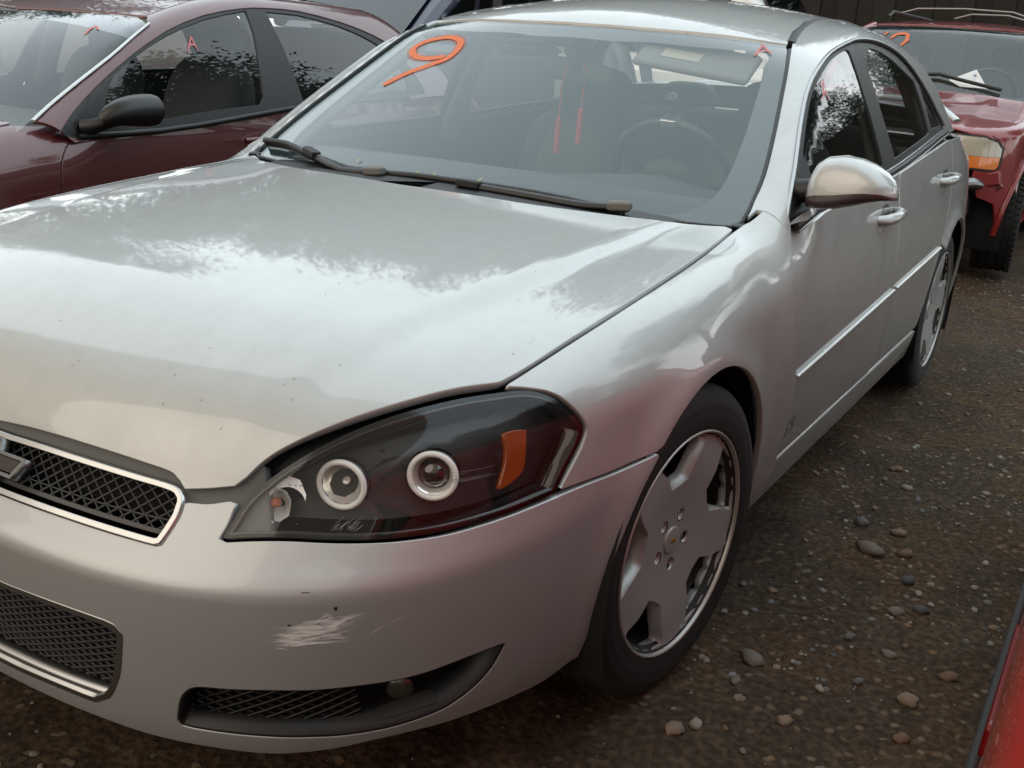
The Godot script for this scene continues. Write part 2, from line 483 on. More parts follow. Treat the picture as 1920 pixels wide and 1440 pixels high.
const P_BUMPER := [0, 0.2136, 0.1257, 0.2136, 0.1509, 0.2143, 0.1738, 0.214, 0.198, 0.2138, 0.2264, 0.2144, 0.2591, 0.2142, 0.2937, 0.2125, 0.3289, 0.2101, 0.3638, 0.2085, 0.4, 0.2078, 0.4371, 0.2065, 0.4723, 0.2041, 0.503, 0.2014, 0.5285, 0.2002, 0.5508, 0.2009, 0.5713, 0.2027, 0.5914, 0.2045, 0.6101, 0.2062, 0.6272, 0.2087, 0.6452, 0.2118, 0.6666, 0.2146, 0.6931, 0.216, 0.7238, 0.2157, 0.7574, 0.2144, 0.7922, 0.2133, 0.83, 0.213, 0.8722, 0.2122, 0.9156, 0.2106, 0.9554, 0.2088, 0.9854, 0.2102, 1.006, 0.2161, 1.022, 0.2247, 1.039, 0.2338, 1.056, 0.2383, 1.058, 0.2561, 1.06, 0.2716, 1.064, 0.2887, 1.068, 0.3109, 1.072, 0.34, 1.077, 0.3734, 1.084, 0.4074, 1.093, 0.439, 1.104, 0.4692, 1.118, 0.4993, 1.133, 0.5271, 1.147, 0.5509, 1.16, 0.5693, 1.173, 0.5836, 1.186, 0.5962, 1.2, 0.6094, 1.199, 0.6158, 1.179, 0.6154, 1.162, 0.6141, 1.145, 0.6125, 1.13, 0.6109, 1.115, 0.6096, 1.102, 0.6084, 1.088, 0.6076, 1.073, 0.6071, 1.057, 0.6071, 1.039, 0.6073, 1.022, 0.6073, 1.006, 0.607, 0.9916, 0.6063, 0.9775, 0.6053, 0.9638, 0.6042, 0.9506, 0.603, 0.9419, 0.6015, 0.9175, 0.599, 0.8944, 0.596, 0.8721, 0.5929, 0.8503, 0.59, 0.8284, 0.5872, 0.8066, 0.5845, 0.786, 0.582, 0.7672, 0.5799, 0.7505, 0.5785, 0.7352, 0.5777, 0.7209, 0.5772, 0.7071, 0.5768, 0.6941, 0.5764, 0.6819, 0.5762, 0.6698, 0.5762, 0.6572, 0.5763, 0.6437, 0.5765, 0.6298, 0.5767, 0.6157, 0.577, 0.6017, 0.5773, 0.5878, 0.5777, 0.5737, 0.5782, 0.5599, 0.5785, 0.5466, 0.5784, 0.5336, 0.5779, 0.5209, 0.5771, 0.509, 0.576, 0.4981, 0.5749, 0.489, 0.5738, 0.4811, 0.5726, 0.4738, 0.5715, 0.4661, 0.5703, 0.4553, 0.5736, 0.4572, 0.5777, 0.4591, 0.5816, 0.461, 0.5859, 0.4629, 0.591, 0.4647, 0.5972, 0.4664, 0.6043, 0.4683, 0.6119, 0.4703, 0.6195, 0.461, 0.6211, 0.4536, 0.6191, 0.4462, 0.617, 0.4388, 0.615, 0.4314, 0.6135, 0.424, 0.6125, 0.4166, 0.612, 0.4092, 0.6115, 0.4017, 0.611, 0.3974, 0.6089, 0.397, 0.6045, 0.3969, 0.6004, 0.3964, 0.5958, 0.3948, 0.5899, 0.3916, 0.5814, 0.3873, 0.5712, 0.3829, 0.5615, 0.3794, 0.5546, 0.3716, 0.552, 0.3578, 0.5524, 0.3385, 0.5531, 0.3162, 0.5537, 0.2937, 0.5542, 0.2707, 0.5546, 0.2457, 0.555, 0.2205, 0.5552, 0.1969, 0.5552, 0.1762, 0.5551, 0.1575, 0.555, 0.1394, 0.5549, 0, 0.5549]
const P_FENDER := [-0.4778, 0.2789, -0.3984, 0.2679, -0.3134, 0.2566, -0.2287, 0.2459, -0.1471, 0.2364, -0.0616, 0.2277, 0.024, 0.2197, 0.1048, 0.2125, 0.1779, 0.206, 0.2458, 0.1998, 0.3087, 0.1941, 0.3631, 0.1891, 0.4069, 0.1849, 0.4414, 0.1814, 0.4696, 0.1784, 0.4928, 0.1759, 0.5119, 0.1738, 0.5264, 0.1724, 0.5369, 0.1714, 0.5458, 0.1706, 0.5551, 0.1698, 0.5495, 0.164, 0.5438, 0.1607, 0.5378, 0.1571, 0.5312, 0.1526, 0.5232, 0.1471, 0.514, 0.1408, 0.5046, 0.1339, 0.4964, 0.1268, 0.4896, 0.1194, 0.4835, 0.1117, 0.4779, 0.1036, 0.4722, 0.0947, 0.4659, 0.0846, 0.459, 0.0734, 0.4526, 0.0623, 0.448, 0.0527, 0.4464, 0.0453, 0.4472, 0.0393, 0.4502, 0.0338, 0.4547, 0.0276, 0.4613, 0.0203, 0.4701, 0.0126, 0.4796, 0.005, 0.4881, -0.0019, 0.495, -0.0077, 0.5013, -0.0128, 0.5072, -0.0177, 0.5132, -0.0227, 0.4526, -0.0318, 0.4358, -0.0341, 0.4181, -0.0366, 0.4002, -0.039, 0.3831, -0.0411, 0.3675, -0.0427, 0.3532, -0.0439, 0.3395, -0.0451, 0.3257, -0.0464, 0.3115, -0.048, 0.297, -0.0498, 0.2819, -0.0517, 0.2656, -0.0536, 0.2432, -0.0515, 0.209, -0.0317, 0.172, -0.015, 0.1327, -0.0017, 0.0916, 0.0081, 0.0492, 0.014, 0.0062, 0.016, -0.0368, 0.0141, -0.0794, 0.0081, -0.1209, -0.0019, -0.1608, -0.0156, -0.1986, -0.0328, -0.2336, -0.0533, -0.2656, -0.0767, -0.2939, -0.1024, -0.3183, -0.1301, -0.3385, -0.1594, -0.3541, -0.1899, -0.3649, -0.2211, -0.3708, -0.2524, -0.3718, -0.2833, -0.3677, -0.3134, -0.3587, -0.3417, -0.3449, -0.3674, -0.3649, -0.3054, -0.5398, -0.2971, -0.5398, -0.2651, -0.542, -0.2473, -0.5466, -0.2298, -0.5521, -0.2127, -0.557, -0.1961, -0.5614, -0.18, -0.5658, -0.1643, -0.5689, -0.149, -0.5694, -0.1339, -0.5662, -0.119, -0.5602, -0.1045, -0.5532, -0.0901, -0.5469, -0.0757, -0.5418, -0.0621, -0.5369, -0.0489, -0.5311, -0.0347, -0.5244, -0.0177, -0.5175, 0.0031, -0.5116, 0.0265, -0.506, 0.0505, -0.5003, 0.0732, -0.4951, 0.0946, -0.4967, 0.1156, -0.5036, 0.1357, -0.5136, 0.1542, -0.5236, 0.1701, -0.533, 0.1843, -0.5432, 0.1978, -0.5564, 0.2119, -0.5736, 0.2296, -0.578, 0.2379, -0.5834, 0.2464, -0.5887, 0.2545, -0.5929, 0.2619, -0.5956, 0.268, -0.5973, 0.2733, -0.5983, 0.2781, -0.5991, 0.2831, -0.5993, 0.2881, -0.5988, 0.2929, -0.598, 0.2977, -0.5975, 0.3026, -0.5803, 0.2977, -0.5645, 0.2935, -0.5459, 0.2889, -0.5271, 0.2846, -0.5121, 0.2815, -0.5027, 0.28, -0.4972, 0.2796, -0.4931, 0.2796, -0.4883, 0.2793]
const P_FRONT_DOOR := [-0.5438, 0.3453, -0.546, 0.3702, -0.5506, 0.3942, -0.5561, 0.4174, -0.561, 0.4398, -0.5654, 0.4612, -0.5698, 0.4819, -0.5729, 0.502, -0.5734, 0.5217, -0.5702, 0.541, -0.5642, 0.5597, -0.5572, 0.578, -0.5509, 0.5962, -0.5458, 0.6132, -0.5409, 0.6295, -0.5351, 0.647, -0.5284, 0.6677, -0.5215, 0.6927, -0.5156, 0.7204, -0.51, 0.7485, -0.5043, 0.7747, -0.4991, 0.799, -0.5007, 0.8212, -0.5076, 0.8409, -0.5176, 0.8578, -0.5276, 0.8717, -0.537, 0.8832, -0.5472, 0.8937, -0.5604, 0.9043, -0.5764, 0.918, -0.6492, 0.9274, -0.7219, 0.9374, -0.7947, 0.9473, -0.8675, 0.9508, -0.9403, 0.9538, -1.013, 0.9568, -1.086, 0.9598, -1.159, 0.9627, -1.231, 0.9657, -1.304, 0.9687, -1.377, 0.9717, -1.45, 0.9747, -1.522, 0.9777, -1.595, 0.9807, -1.668, 0.9837, -1.672, 0.978, -1.664, 0.94, -1.66, 0.86, -1.664, 0.75, -1.672, 0.6, -1.675, 0.45, -1.678, 0.345, -1.6, 0.335, -1.486, 0.335, -1.371, 0.335, -1.257, 0.335, -1.142, 0.335, -1.028, 0.335, -0.9132, 0.335, -0.7987, 0.335, -0.6843, 0.335, -0.5698, 0.335]
const P_REAR_DOOR := [-1.684, 0.345, -1.681, 0.45, -1.678, 0.6, -1.67, 0.75, -1.666, 0.86, -1.67, 0.94, -1.678, 0.978, -1.69, 0.9846, -1.763, 0.9894, -1.836, 0.9945, -1.909, 0.9996, -1.982, 1.005, -2.055, 1.01, -2.128, 1.015, -2.201, 1.02, -2.275, 1.025, -2.348, 1.03, -2.421, 1.036, -2.494, 1.041, -2.567, 1.046, -2.64, 1.05, -2.655, 1.045, -2.654, 1.024, -2.652, 1.004, -2.65, 0.98, -2.647, 0.953, -2.643, 0.9231, -2.635, 0.89, -2.621, 0.8519, -2.602, 0.8104, -2.58, 0.77, -2.555, 0.7326, -2.528, 0.6963, -2.5, 0.66, -2.493, 0.6456, -2.474, 0.6245, -2.456, 0.6021, -2.44, 0.5786, -2.426, 0.5541, -2.413, 0.5287, -2.402, 0.5026, -2.392, 0.4757, -2.385, 0.4483, -2.379, 0.4205, -2.375, 0.3923, -2.373, 0.364, -2.36, 0.345, -2.287, 0.345, -2.213, 0.345, -2.14, 0.345, -2.067, 0.345, -1.993, 0.345, -1.92, 0.345, -1.847, 0.345, -1.773, 0.345, -1.7, 0.345]
const P_QUARTER := [-2.661, 1.045, -2.656, 0.98, -2.641, 0.89, -2.586, 0.77, -2.506, 0.66, -2.548, 0.6299, -2.586, 0.6602, -2.627, 0.6855, -2.672, 0.7054, -2.718, 0.7196, -2.766, 0.7278, -2.814, 0.7299, -2.863, 0.726, -2.91, 0.7159, -2.956, 0.7, -2.999, 0.6785, -3.04, 0.6516, -3.076, 0.6199, -3.109, 0.5839, -3.137, 0.544, -3.159, 0.501, -3.176, 0.4555, -3.187, 0.4082, -3.192, 0.3599, -3.191, 0.3114, -3.22, 0.3, -3.45, 0.3, -3.5, 0.62, -3.62, 0.7, -3.72, 0.9, -3.7, 1, -3.4, 1.045, -3.1, 1.055, -2.9, 1.05]
const P_ROCKER := [-0.46, 0.232, -0.6309, 0.232, -0.8018, 0.232, -0.9727, 0.232, -1.144, 0.232, -1.315, 0.232, -1.486, 0.232, -1.656, 0.232, -1.827, 0.232, -1.998, 0.232, -2.169, 0.232, -2.34, 0.232, -2.36, 0.33, -2.191, 0.33, -2.022, 0.33, -1.853, 0.33, -1.684, 0.33, -1.514, 0.33, -1.345, 0.33, -1.176, 0.33, -1.007, 0.33, -0.8382, 0.33, -0.6691, 0.33, -0.5, 0.33]
const P_WINDSHIELD := [0, 0.7952, 0.1001, 0.7952, 0.1868, 0.7962, 0.2671, 0.7997, 0.3443, 0.8055, 0.4186, 0.8132, 0.4854, 0.8219, 0.5407, 0.8306, 0.5825, 0.8385, 0.6144, 0.8457, 0.6405, 0.8524, 0.6644, 0.8588, 0.687, 0.8649, 0.7063, 0.8704, 0.7224, 0.8754, 0.7354, 0.8801, 0.7441, 0.8841, 0.749, 0.8874, 0.7523, 0.8906, 0.7564, 0.8938, 0.7611, 0.9127, 0.7611, 0.9264, 0.7612, 0.9392, 0.7609, 0.954, 0.7599, 0.9736, 0.7581, 0.9995, 0.7558, 1.03, 0.7525, 1.064, 0.7478, 1.101, 0.7414, 1.139, 0.7335, 1.181, 0.7243, 1.226, 0.7142, 1.275, 0.7021, 1.331, 0.6882, 1.394, 0.674, 1.457, 0.6615, 1.512, 0.6513, 1.554, 0.6418, 1.59, 0.632, 1.625, 0.6196, 1.669, 0.602, 1.702, 0.5596, 1.689, 0.5161, 1.68, 0.4704, 1.673, 0.4211, 1.665, 0.3686, 1.657, 0.3131, 1.649, 0.2525, 1.643, 0.1841, 1.638, 0.0983, 1.635, 0, 1.635]
const P_FRIT := [0, 0.7942, 0.2671, 0.7997, 0.3398, 0.811, 0.4127, 0.8235, 0.4789, 0.8369, 0.5319, 0.8506, 0.5694, 0.8634, 0.5962, 0.8753, 0.6162, 0.8878, 0.6333, 0.9027, 0.6476, 0.9205, 0.6574, 0.9403, 0.6642, 0.9615, 0.6693, 0.9833, 0.6726, 1.005, 0.6736, 1.027, 0.6729, 1.051, 0.6713, 1.079, 0.6688, 1.11, 0.665, 1.146, 0.6602, 1.184, 0.6545, 1.225, 0.6474, 1.27, 0.6389, 1.319, 0.6299, 1.368, 0.6216, 1.415, 0.6141, 1.461, 0.6068, 1.506, 0.6, 1.546, 0.5935, 1.579, 0.5883, 1.599, 0.5846, 1.609, 0.5813, 1.614, 0.5766, 1.618, 0.5731, 1.623, 0.5708, 1.627, 0.5639, 1.627, 0.5465, 1.624, 0.513, 1.616, 0.4668, 1.605, 0.4164, 1.595, 0.3711, 1.589, 0.3335, 1.586, 0.299, 1.585, 0.2663, 1.584, 0.2342, 1.582, 0.2031, 1.578, 0.1736, 1.572, 0.1444, 1.567, 0.1139, 1.565, 0.0817, 1.567, 0, 1.569]
const P_SIDE_FRAME := [-0.6822, 0.0264, -0.6925, 0.0286, -0.7019, 0.0303, -0.7134, 0.0329, -0.7305, 0.0377, -0.7547, 0.0452, -0.7844, 0.0546, -0.8178, 0.0659, -0.853, 0.0787, -0.8897, 0.0932, -0.9291, 0.1095, -0.9715, 0.1276, -1.017, 0.1474, -1.069, 0.1705, -1.128, 0.1966, -1.186, 0.2229, -1.237, 0.246, -1.277, 0.2642, -1.313, 0.2793, -1.349, 0.2935, -1.396, 0.3093, -1.468, 0.3282, -1.498, 0.3334, -1.529, 0.339, -1.563, 0.3445, -1.603, 0.3495, -1.652, 0.3537, -1.709, 0.3577, -1.777, 0.3622, -1.858, 0.368, -1.998, 0.3559, -2.244, 0.3228, -2.535, 0.2679, -2.775, 0.2014, -2.954, 0.1208, -3.014, 0.0634, -3.179, -0.0668, -3.306, -0.1773, -3.365, -0.2356, -3.296, -0.2687, -3.153, -0.2537, -3.009, -0.2399, -2.864, -0.2307, -2.719, -0.2218, -2.573, -0.2148, -2.427, -0.2072, -2.282, -0.1991, -2.136, -0.1904, -1.99, -0.1811, -1.845, -0.1709, -1.7, -0.1567, -1.555, -0.142, -1.41, -0.1267, -1.266, -0.1109, -1.121, -0.0946, -0.976, -0.0778, -0.8286, -0.0723, -0.7206, -0.0457, -0.7206, -0.0379, -0.7218, -0.03, -0.7236, -0.0224, -0.7254, -0.0155, -0.7268, -0.0094, -0.728, -0.004, -0.7287, 0.0011, -0.729, 0.0062, -0.7286, 0.0113, -0.7274, 0.0163, -0.7257, 0.0212, -0.7243, 0.0262]
const P_OPENING := [-0.7244, -0.0537, -0.7564, -0.0368, -0.7897, -0.0196, -0.824, -0.0024, -0.8585, 0.0143, -0.8937, 0.0311, -0.9316, 0.0495, -0.974, 0.0708, -1.02, 0.0938, -1.066, 0.1161, -1.112, 0.1373, -1.158, 0.1578, -1.203, 0.1757, -1.244, 0.1899, -1.285, 0.2015, -1.333, 0.2117, -1.391, 0.2215, -1.462, 0.2304, -1.539, 0.237, -1.622, 0.24, -1.712, 0.2402, -1.794, 0.2396, -1.854, 0.2391, -1.901, 0.2375, -1.952, 0.2335, -2.02, 0.2268, -2.096, 0.2175, -2.175, 0.2053, -2.259, 0.1895, -2.347, 0.1704, -2.429, 0.1489, -2.501, 0.1257, -2.566, 0.1, -2.626, 0.0709, -2.686, 0.0362, -2.742, -0.0022, -2.795, -0.04, -2.839, -0.0759, -2.877, -0.1107, -2.917, -0.1437, -2.963, -0.1759, -3.01, -0.2062, -3.047, -0.2297, -3.063, -0.2417, -3.063, -0.2461, -3.064, -0.2505, -3.039, -0.2263, -2.863, -0.2152, -2.687, -0.205, -2.51, -0.1964, -2.333, -0.1869, -2.157, -0.1766, -1.98, -0.1655, -1.804, -0.152, -1.628, -0.1345, -1.452, -0.1163, -1.277, -0.0973, -1.101, -0.0775, -0.9246, -0.0611, -0.7458, -0.0504]
const P_OPENING_S := [-0.5545, 0.9214, -0.5826, 0.9436, -0.6121, 0.9662, -0.6426, 0.9887, -0.6734, 1.011, -0.7048, 1.033, -0.7387, 1.057, -0.7767, 1.083, -0.8176, 1.112, -0.8591, 1.14, -0.9005, 1.168, -0.9423, 1.194, -0.9826, 1.219, -1.02, 1.241, -1.059, 1.26, -1.104, 1.278, -1.159, 1.296, -1.228, 1.314, -1.303, 1.33, -1.385, 1.344, -1.474, 1.357, -1.556, 1.367, -1.617, 1.373, -1.663, 1.378, -1.715, 1.381, -1.783, 1.383, -1.86, 1.384, -1.941, 1.383, -2.027, 1.379, -2.119, 1.373, -2.205, 1.363, -2.281, 1.35, -2.35, 1.334, -2.416, 1.314, -2.481, 1.289, -2.545, 1.259, -2.604, 1.23, -2.655, 1.2, -2.7, 1.171, -2.746, 1.143, -2.799, 1.116, -2.852, 1.091, -2.894, 1.071, -2.912, 1.06, -2.913, 1.056, -2.914, 1.051, -2.885, 1.073, -2.707, 1.065, -2.529, 1.055, -2.351, 1.043, -2.174, 1.03, -1.996, 1.018, -1.818, 1.005, -1.641, 0.9946, -1.463, 0.9873, -1.285, 0.98, -1.108, 0.9726, -0.9299, 0.9653, -0.7522, 0.9535, -0.5745, 0.93]
const P_FRONT_GLASS := [-0.7847, 1.046, -0.7832, 1.051, -0.7824, 1.056, -0.7936, 1.068, -0.8261, 1.094, -0.8728, 1.128, -0.9185, 1.159, -0.9552, 1.183, -0.9892, 1.204, -1.025, 1.224, -1.067, 1.244, -1.115, 1.262, -1.168, 1.279, -1.223, 1.294, -1.278, 1.308, -1.336, 1.32, -1.394, 1.33, -1.454, 1.339, -1.517, 1.347, -1.545, 1.345, -1.545, 1.2, -1.56, 1.1, -1.58, 1.01, -1.56, 1.009, -1.47, 1.006, -1.38, 1.002, -1.29, 0.9981, -1.2, 0.9944, -1.11, 0.9907, -1.02, 0.987, -0.93, 0.9833]
const P_REAR_GLASS := [-1.7, 1.335, -1.78, 1.345, -1.845, 1.359, -1.893, 1.357, -1.943, 1.355, -1.995, 1.351, -2.051, 1.343, -2.11, 1.334, -2.171, 1.323, -2.44, 1.26, -2.47, 1.15, -2.475, 1.075, -2.44, 1.067, -2.343, 1.06, -2.246, 1.053, -2.149, 1.046, -2.051, 1.04, -1.954, 1.033, -1.857, 1.026, -1.76, 1.019, -1.71, 1.15]
const P_QUARTER_GLASS := [-2.53, 1.245, -2.66, 1.185, -2.79, 1.09, -2.55, 1.085]
const P_ROOF := [0, -1.096, 0.1841, -1.102, 0.2525, -1.109, 0.3131, -1.117, 0.3686, -1.126, 0.4211, -1.137, 0.4704, -1.147, 0.5161, -1.158, 0.5596, -1.17, 0.602, -1.187, 0.5997, -1.206, 0.5939, -1.23, 0.5878, -1.254, 0.5815, -1.281, 0.5755, -1.315, 0.5695, -1.358, 0.5628, -1.412, 0.5544, -1.475, 0.5431, -1.548, 0.52, -1.75, 0.523, -2, 0.53, -2.3, 0.54, -2.55, 0.56, -2.7, 0.3, -2.8, 0, -2.83]
const P_NINE := [-0.5198, 1.263, -0.5108, 1.276, -0.5019, 1.29, -0.493, 1.303, -0.4838, 1.315, -0.4742, 1.327, -0.4639, 1.337, -0.4531, 1.346, -0.4422, 1.355, -0.4313, 1.363, -0.4207, 1.372, -0.4097, 1.381, -0.3981, 1.389, -0.387, 1.397, -0.3774, 1.405, -0.3703, 1.415, -0.366, 1.427, -0.3636, 1.44, -0.3629, 1.454, -0.3636, 1.467, -0.3651, 1.479, -0.3675, 1.49, -0.371, 1.5, -0.3757, 1.51, -0.3818, 1.518, -0.3894, 1.526, -0.3989, 1.532, -0.4102, 1.538, -0.4229, 1.544, -0.4362, 1.547, -0.4496, 1.548, -0.464, 1.547, -0.4797, 1.544, -0.4955, 1.539, -0.51, 1.534, -0.5217, 1.527, -0.5309, 1.52, -0.5384, 1.511, -0.5438, 1.502, -0.5467, 1.492, -0.5468, 1.483, -0.5434, 1.473, -0.537, 1.462, -0.5283, 1.451, -0.5182, 1.441, -0.5075, 1.434, -0.4954, 1.428, -0.4815, 1.423, -0.4669, 1.42, -0.4526, 1.418, -0.4394, 1.417, -0.4276, 1.418, -0.4165, 1.42, -0.4058, 1.422, -0.3952, 1.425, -0.3845, 1.428]
const P_PA0 := [0.5516, 1.589, 0.5519, 1.605, 0.5516, 1.623, 0.55, 1.645, 0.5473, 1.669]
const P_PA1 := [0.5461, 1.668, 0.5559, 1.655, 0.5662, 1.642, 0.5787, 1.63, 0.5917, 1.618]
const P_PA2 := [0.5525, 1.616, 0.5585, 1.621, 0.5644, 1.626, 0.5703, 1.631, 0.5761, 1.636]
const P_PB0 := [-1.079, 1.209, -1.099, 1.223, -1.117, 1.237, -1.129, 1.248, -1.14, 1.258]
const P_PB1 := [-1.14, 1.258, -1.134, 1.245, -1.132, 1.233, -1.136, 1.22, -1.141, 1.208]
const P_PB2 := [-1.097, 1.225, -1.11, 1.225, -1.123, 1.225, -1.133, 1.226, -1.142, 1.227]
const P_AMBER := [0.8532, 0.714, 0.8594, 0.7151, 0.8656, 0.7161, 0.8719, 0.7166, 0.8781, 0.7165, 0.8844, 0.7158, 0.8908, 0.7151, 0.8905, 0.7104, 0.8898, 0.6998, 0.8894, 0.6889, 0.889, 0.6787, 0.888, 0.6702, 0.8867, 0.6627, 0.8854, 0.6552, 0.8797, 0.6475, 0.8733, 0.6433, 0.867, 0.639, 0.8609, 0.6355, 0.8552, 0.6331, 0.8498, 0.6314, 0.8444, 0.6298, 0.8472, 0.6385, 0.8505, 0.6479, 0.8538, 0.6575, 0.8561, 0.6667, 0.8571, 0.6757, 0.8572, 0.6843, 0.8569, 0.6919, 0.8561, 0.6981, 0.8549, 0.7033, 0.8538, 0.7084]
const P_M_FRONT_DOOR := [-0.554, 0.3, -0.547, 0.3495, -0.5399, 0.399, -0.534, 0.45, -0.5294, 0.5048, -0.5259, 0.561, -0.524, 0.613, -0.5236, 0.6598, -0.5249, 0.7024, -0.529, 0.738, -0.5366, 0.7641, -0.547, 0.7831, -0.559, 0.8, -0.5729, 0.8155, -0.5884, 0.8287, -0.604, 0.842, -0.63, 0.8418, -0.7291, 0.8441, -0.8282, 0.8464, -0.9273, 0.8505, -1.026, 0.8597, -1.125, 0.8689, -1.224, 0.8781, -1.324, 0.8873, -1.423, 0.8965, -1.522, 0.9057, -1.621, 0.9149, -1.72, 0.9241, -1.705, 0.8, -1.72, 0.6, -1.735, 0.3]
const P_M_REAR_DOOR := [-1.741, 0.3, -1.726, 0.6, -1.711, 0.8, -1.731, 0.9245, -1.75, 0.9258, -1.847, 0.9298, -1.943, 0.9338, -2.04, 0.9378, -2.137, 0.9418, -2.233, 0.9458, -2.33, 0.9497, -2.427, 0.9537, -2.523, 0.9577, -2.62, 0.9617, -2.66, 0.9634, -2.62, 0.8, -2.56, 0.7, -2.49, 0.62, -2.622, 0.605, -2.596, 0.5792, -2.573, 0.5509, -2.553, 0.5206, -2.536, 0.4883, -2.522, 0.4545, -2.511, 0.4195, -2.504, 0.3836, -2.5, 0.3472, -2.501, 0.3106, -2.44, 0.3, -1.8, 0.3]
const P_M_QUARTER := [-2.666, 0.9634, -2.626, 0.8, -2.566, 0.7, -2.496, 0.62, -2.626, 0.6211, -2.673, 0.655, -2.725, 0.6813, -2.781, 0.6993, -2.838, 0.7087, -2.897, 0.7091, -2.954, 0.7006, -3.01, 0.6833, -3.062, 0.6578, -3.11, 0.6245, -3.152, 0.5843, -3.188, 0.5381, -3.216, 0.487, -3.236, 0.4322, -3.247, 0.375, -3.25, 0.3167, -3.26, 0.28, -3.5, 0.28, -3.62, 0.6, -3.75, 0.78, -3.6, 0.93, -3.1, 0.965]
const P_M_FENDER := [-0.42, 0.2317, -0.34, 0.2228, -0.26, 0.2141, -0.18, 0.2057, -0.1, 0.1972, -0.02, 0.1883, 0.06, 0.1798, 0.14, 0.1738, 0.22, 0.1697, 0.3, 0.1668, 0.38, 0.1645, 0.46, 0.1619, 0.54, 0.1587, 0.62, 0.1544, 0.66, -0.0023, 0.6, -0.142, 0.5, -0.2553, 0.3586, -0.2962, 0.3586, -0.2539, 0.3477, -0.2106, 0.3263, -0.1684, 0.2949, -0.1291, 0.2546, -0.0934, 0.2065, -0.0629, 0.1521, -0.0382, 0.0932, -0.0211, 0.0314, -0.0136, -0.0314, -0.0159, -0.0932, -0.0273, -0.1521, -0.0465, -0.2065, -0.0726, -0.2546, -0.1058, -0.2949, -0.1445, -0.3263, -0.1867, -0.3477, -0.2313, -0.3586, -0.2762, -0.3586, -0.3189, -0.37, -0.3298, -0.54, -0.3246, -0.55, -0.312, -0.543, -0.2785, -0.5359, -0.2431, -0.53, -0.2052, -0.5254, -0.1633, -0.5219, -0.1189, -0.52, -0.0764, -0.5196, -0.0375, -0.5209, -0.002, -0.525, 0.0289, -0.5326, 0.0533, -0.543, 0.0722, -0.555, 0.0895, -0.5689, 0.1056, -0.5844, 0.1193, -0.6, 0.1328, -0.585, 0.2008]
const P_M_HOOD := [0, -0.7806, 0.4, -0.7999, 0.7, -0.838, 0.785, -0.848, 0.788, -0.8277, 0.788, -0.754, 0.788, -0.6803, 0.788, -0.6069, 0.788, -0.5334, 0.788, -0.4597, 0.7871, -0.3859, 0.7831, -0.3125, 0.7759, -0.239, 0.7655, -0.1652, 0.7519, -0.0904, 0.7351, -0.0142, 0.7151, 0.0638, 0.6919, 0.1436, 0.66, 0.2443, 0.4, 0.2992, 0, 0.3208]
const P_M_WINDSHIELD := [0, 0.6638, 0.3, 0.668, 0.55, 0.6772, 0.75, 0.6968, 0.8442, 0.7661, 0.8447, 0.7986, 0.8427, 0.8357, 0.8365, 0.8798, 0.8276, 0.9289, 0.8191, 0.9806, 0.8124, 1.034, 0.8061, 1.09, 0.7994, 1.149, 0.7922, 1.211, 0.784, 1.276, 0.7741, 1.341, 0.7613, 1.404, 0.7463, 1.467, 0.7315, 1.523, 0.7198, 1.566, 0.7102, 1.6, 0.6988, 1.635, 0.62, 1.669, 0.5, 1.65, 0.3, 1.607, 0, 1.565]
const P_M_ROOF := [0, -1.06, 0.3, -1.105, 0.5, -1.155, 0.645, -1.19, 0.6, -1.5, 0.58, -1.9, 0.58, -2.4, 0.56, -2.75, 0, -2.86]
const P_M_OPENING := [-0.7072, -0.1302, -0.7429, -0.1062, -0.7887, -0.0792, -0.8594, -0.0451, -0.947, -0.0076, -1.05, 0.0317, -1.165, 0.0724, -1.294, 0.1148, -1.429, 0.1542, -1.561, 0.1833, -1.692, 0.204, -1.827, 0.2152, -1.951, 0.2191, -2.04, 0.2179, -2.122, 0.2107, -2.23, 0.1996, -2.352, 0.1793, -2.493, 0.1428, -2.636, 0.0992, -2.753, 0.0553, -2.849, 0.0123, -2.913, -0.0247, -2.964, -0.0599, -3.034, -0.1852, -3.073, -0.2961, -3.066, -0.3317, -2.912, -0.3231, -2.759, -0.3131, -2.605, -0.3019, -2.451, -0.2901, -2.298, -0.2777, -2.144, -0.2647, -1.991, -0.2511, -1.837, -0.239, -1.682, -0.2319, -1.526, -0.2241, -1.371, -0.2155, -1.216, -0.2063, -1.061, -0.1964, -0.9079, -0.1766, -0.7549, -0.1555]
const P_M_OPENING_S := [-0.5477, 0.8676, -0.578, 0.8981, -0.6179, 0.932, -0.6812, 0.9761, -0.7606, 1.026, -0.8546, 1.079, -0.962, 1.133, -1.082, 1.188, -1.209, 1.239, -1.336, 1.28, -1.463, 1.312, -1.596, 1.337, -1.719, 1.353, -1.808, 1.362, -1.891, 1.365, -2.001, 1.367, -2.125, 1.363, -2.273, 1.348, -2.423, 1.327, -2.547, 1.302, -2.651, 1.275, -2.721, 1.25, -2.778, 1.224, -2.87, 1.12, -2.93, 1.02, -2.93, 0.9845, -2.775, 0.9767, -2.619, 0.9697, -2.464, 0.9633, -2.309, 0.9569, -2.153, 0.9505, -1.998, 0.9441, -1.843, 0.9376, -1.687, 0.929, -1.532, 0.9146, -1.377, 0.9002, -1.221, 0.8858, -1.066, 0.8714, -0.9107, 0.857, -0.7553, 0.8527, -0.6, 0.8491]
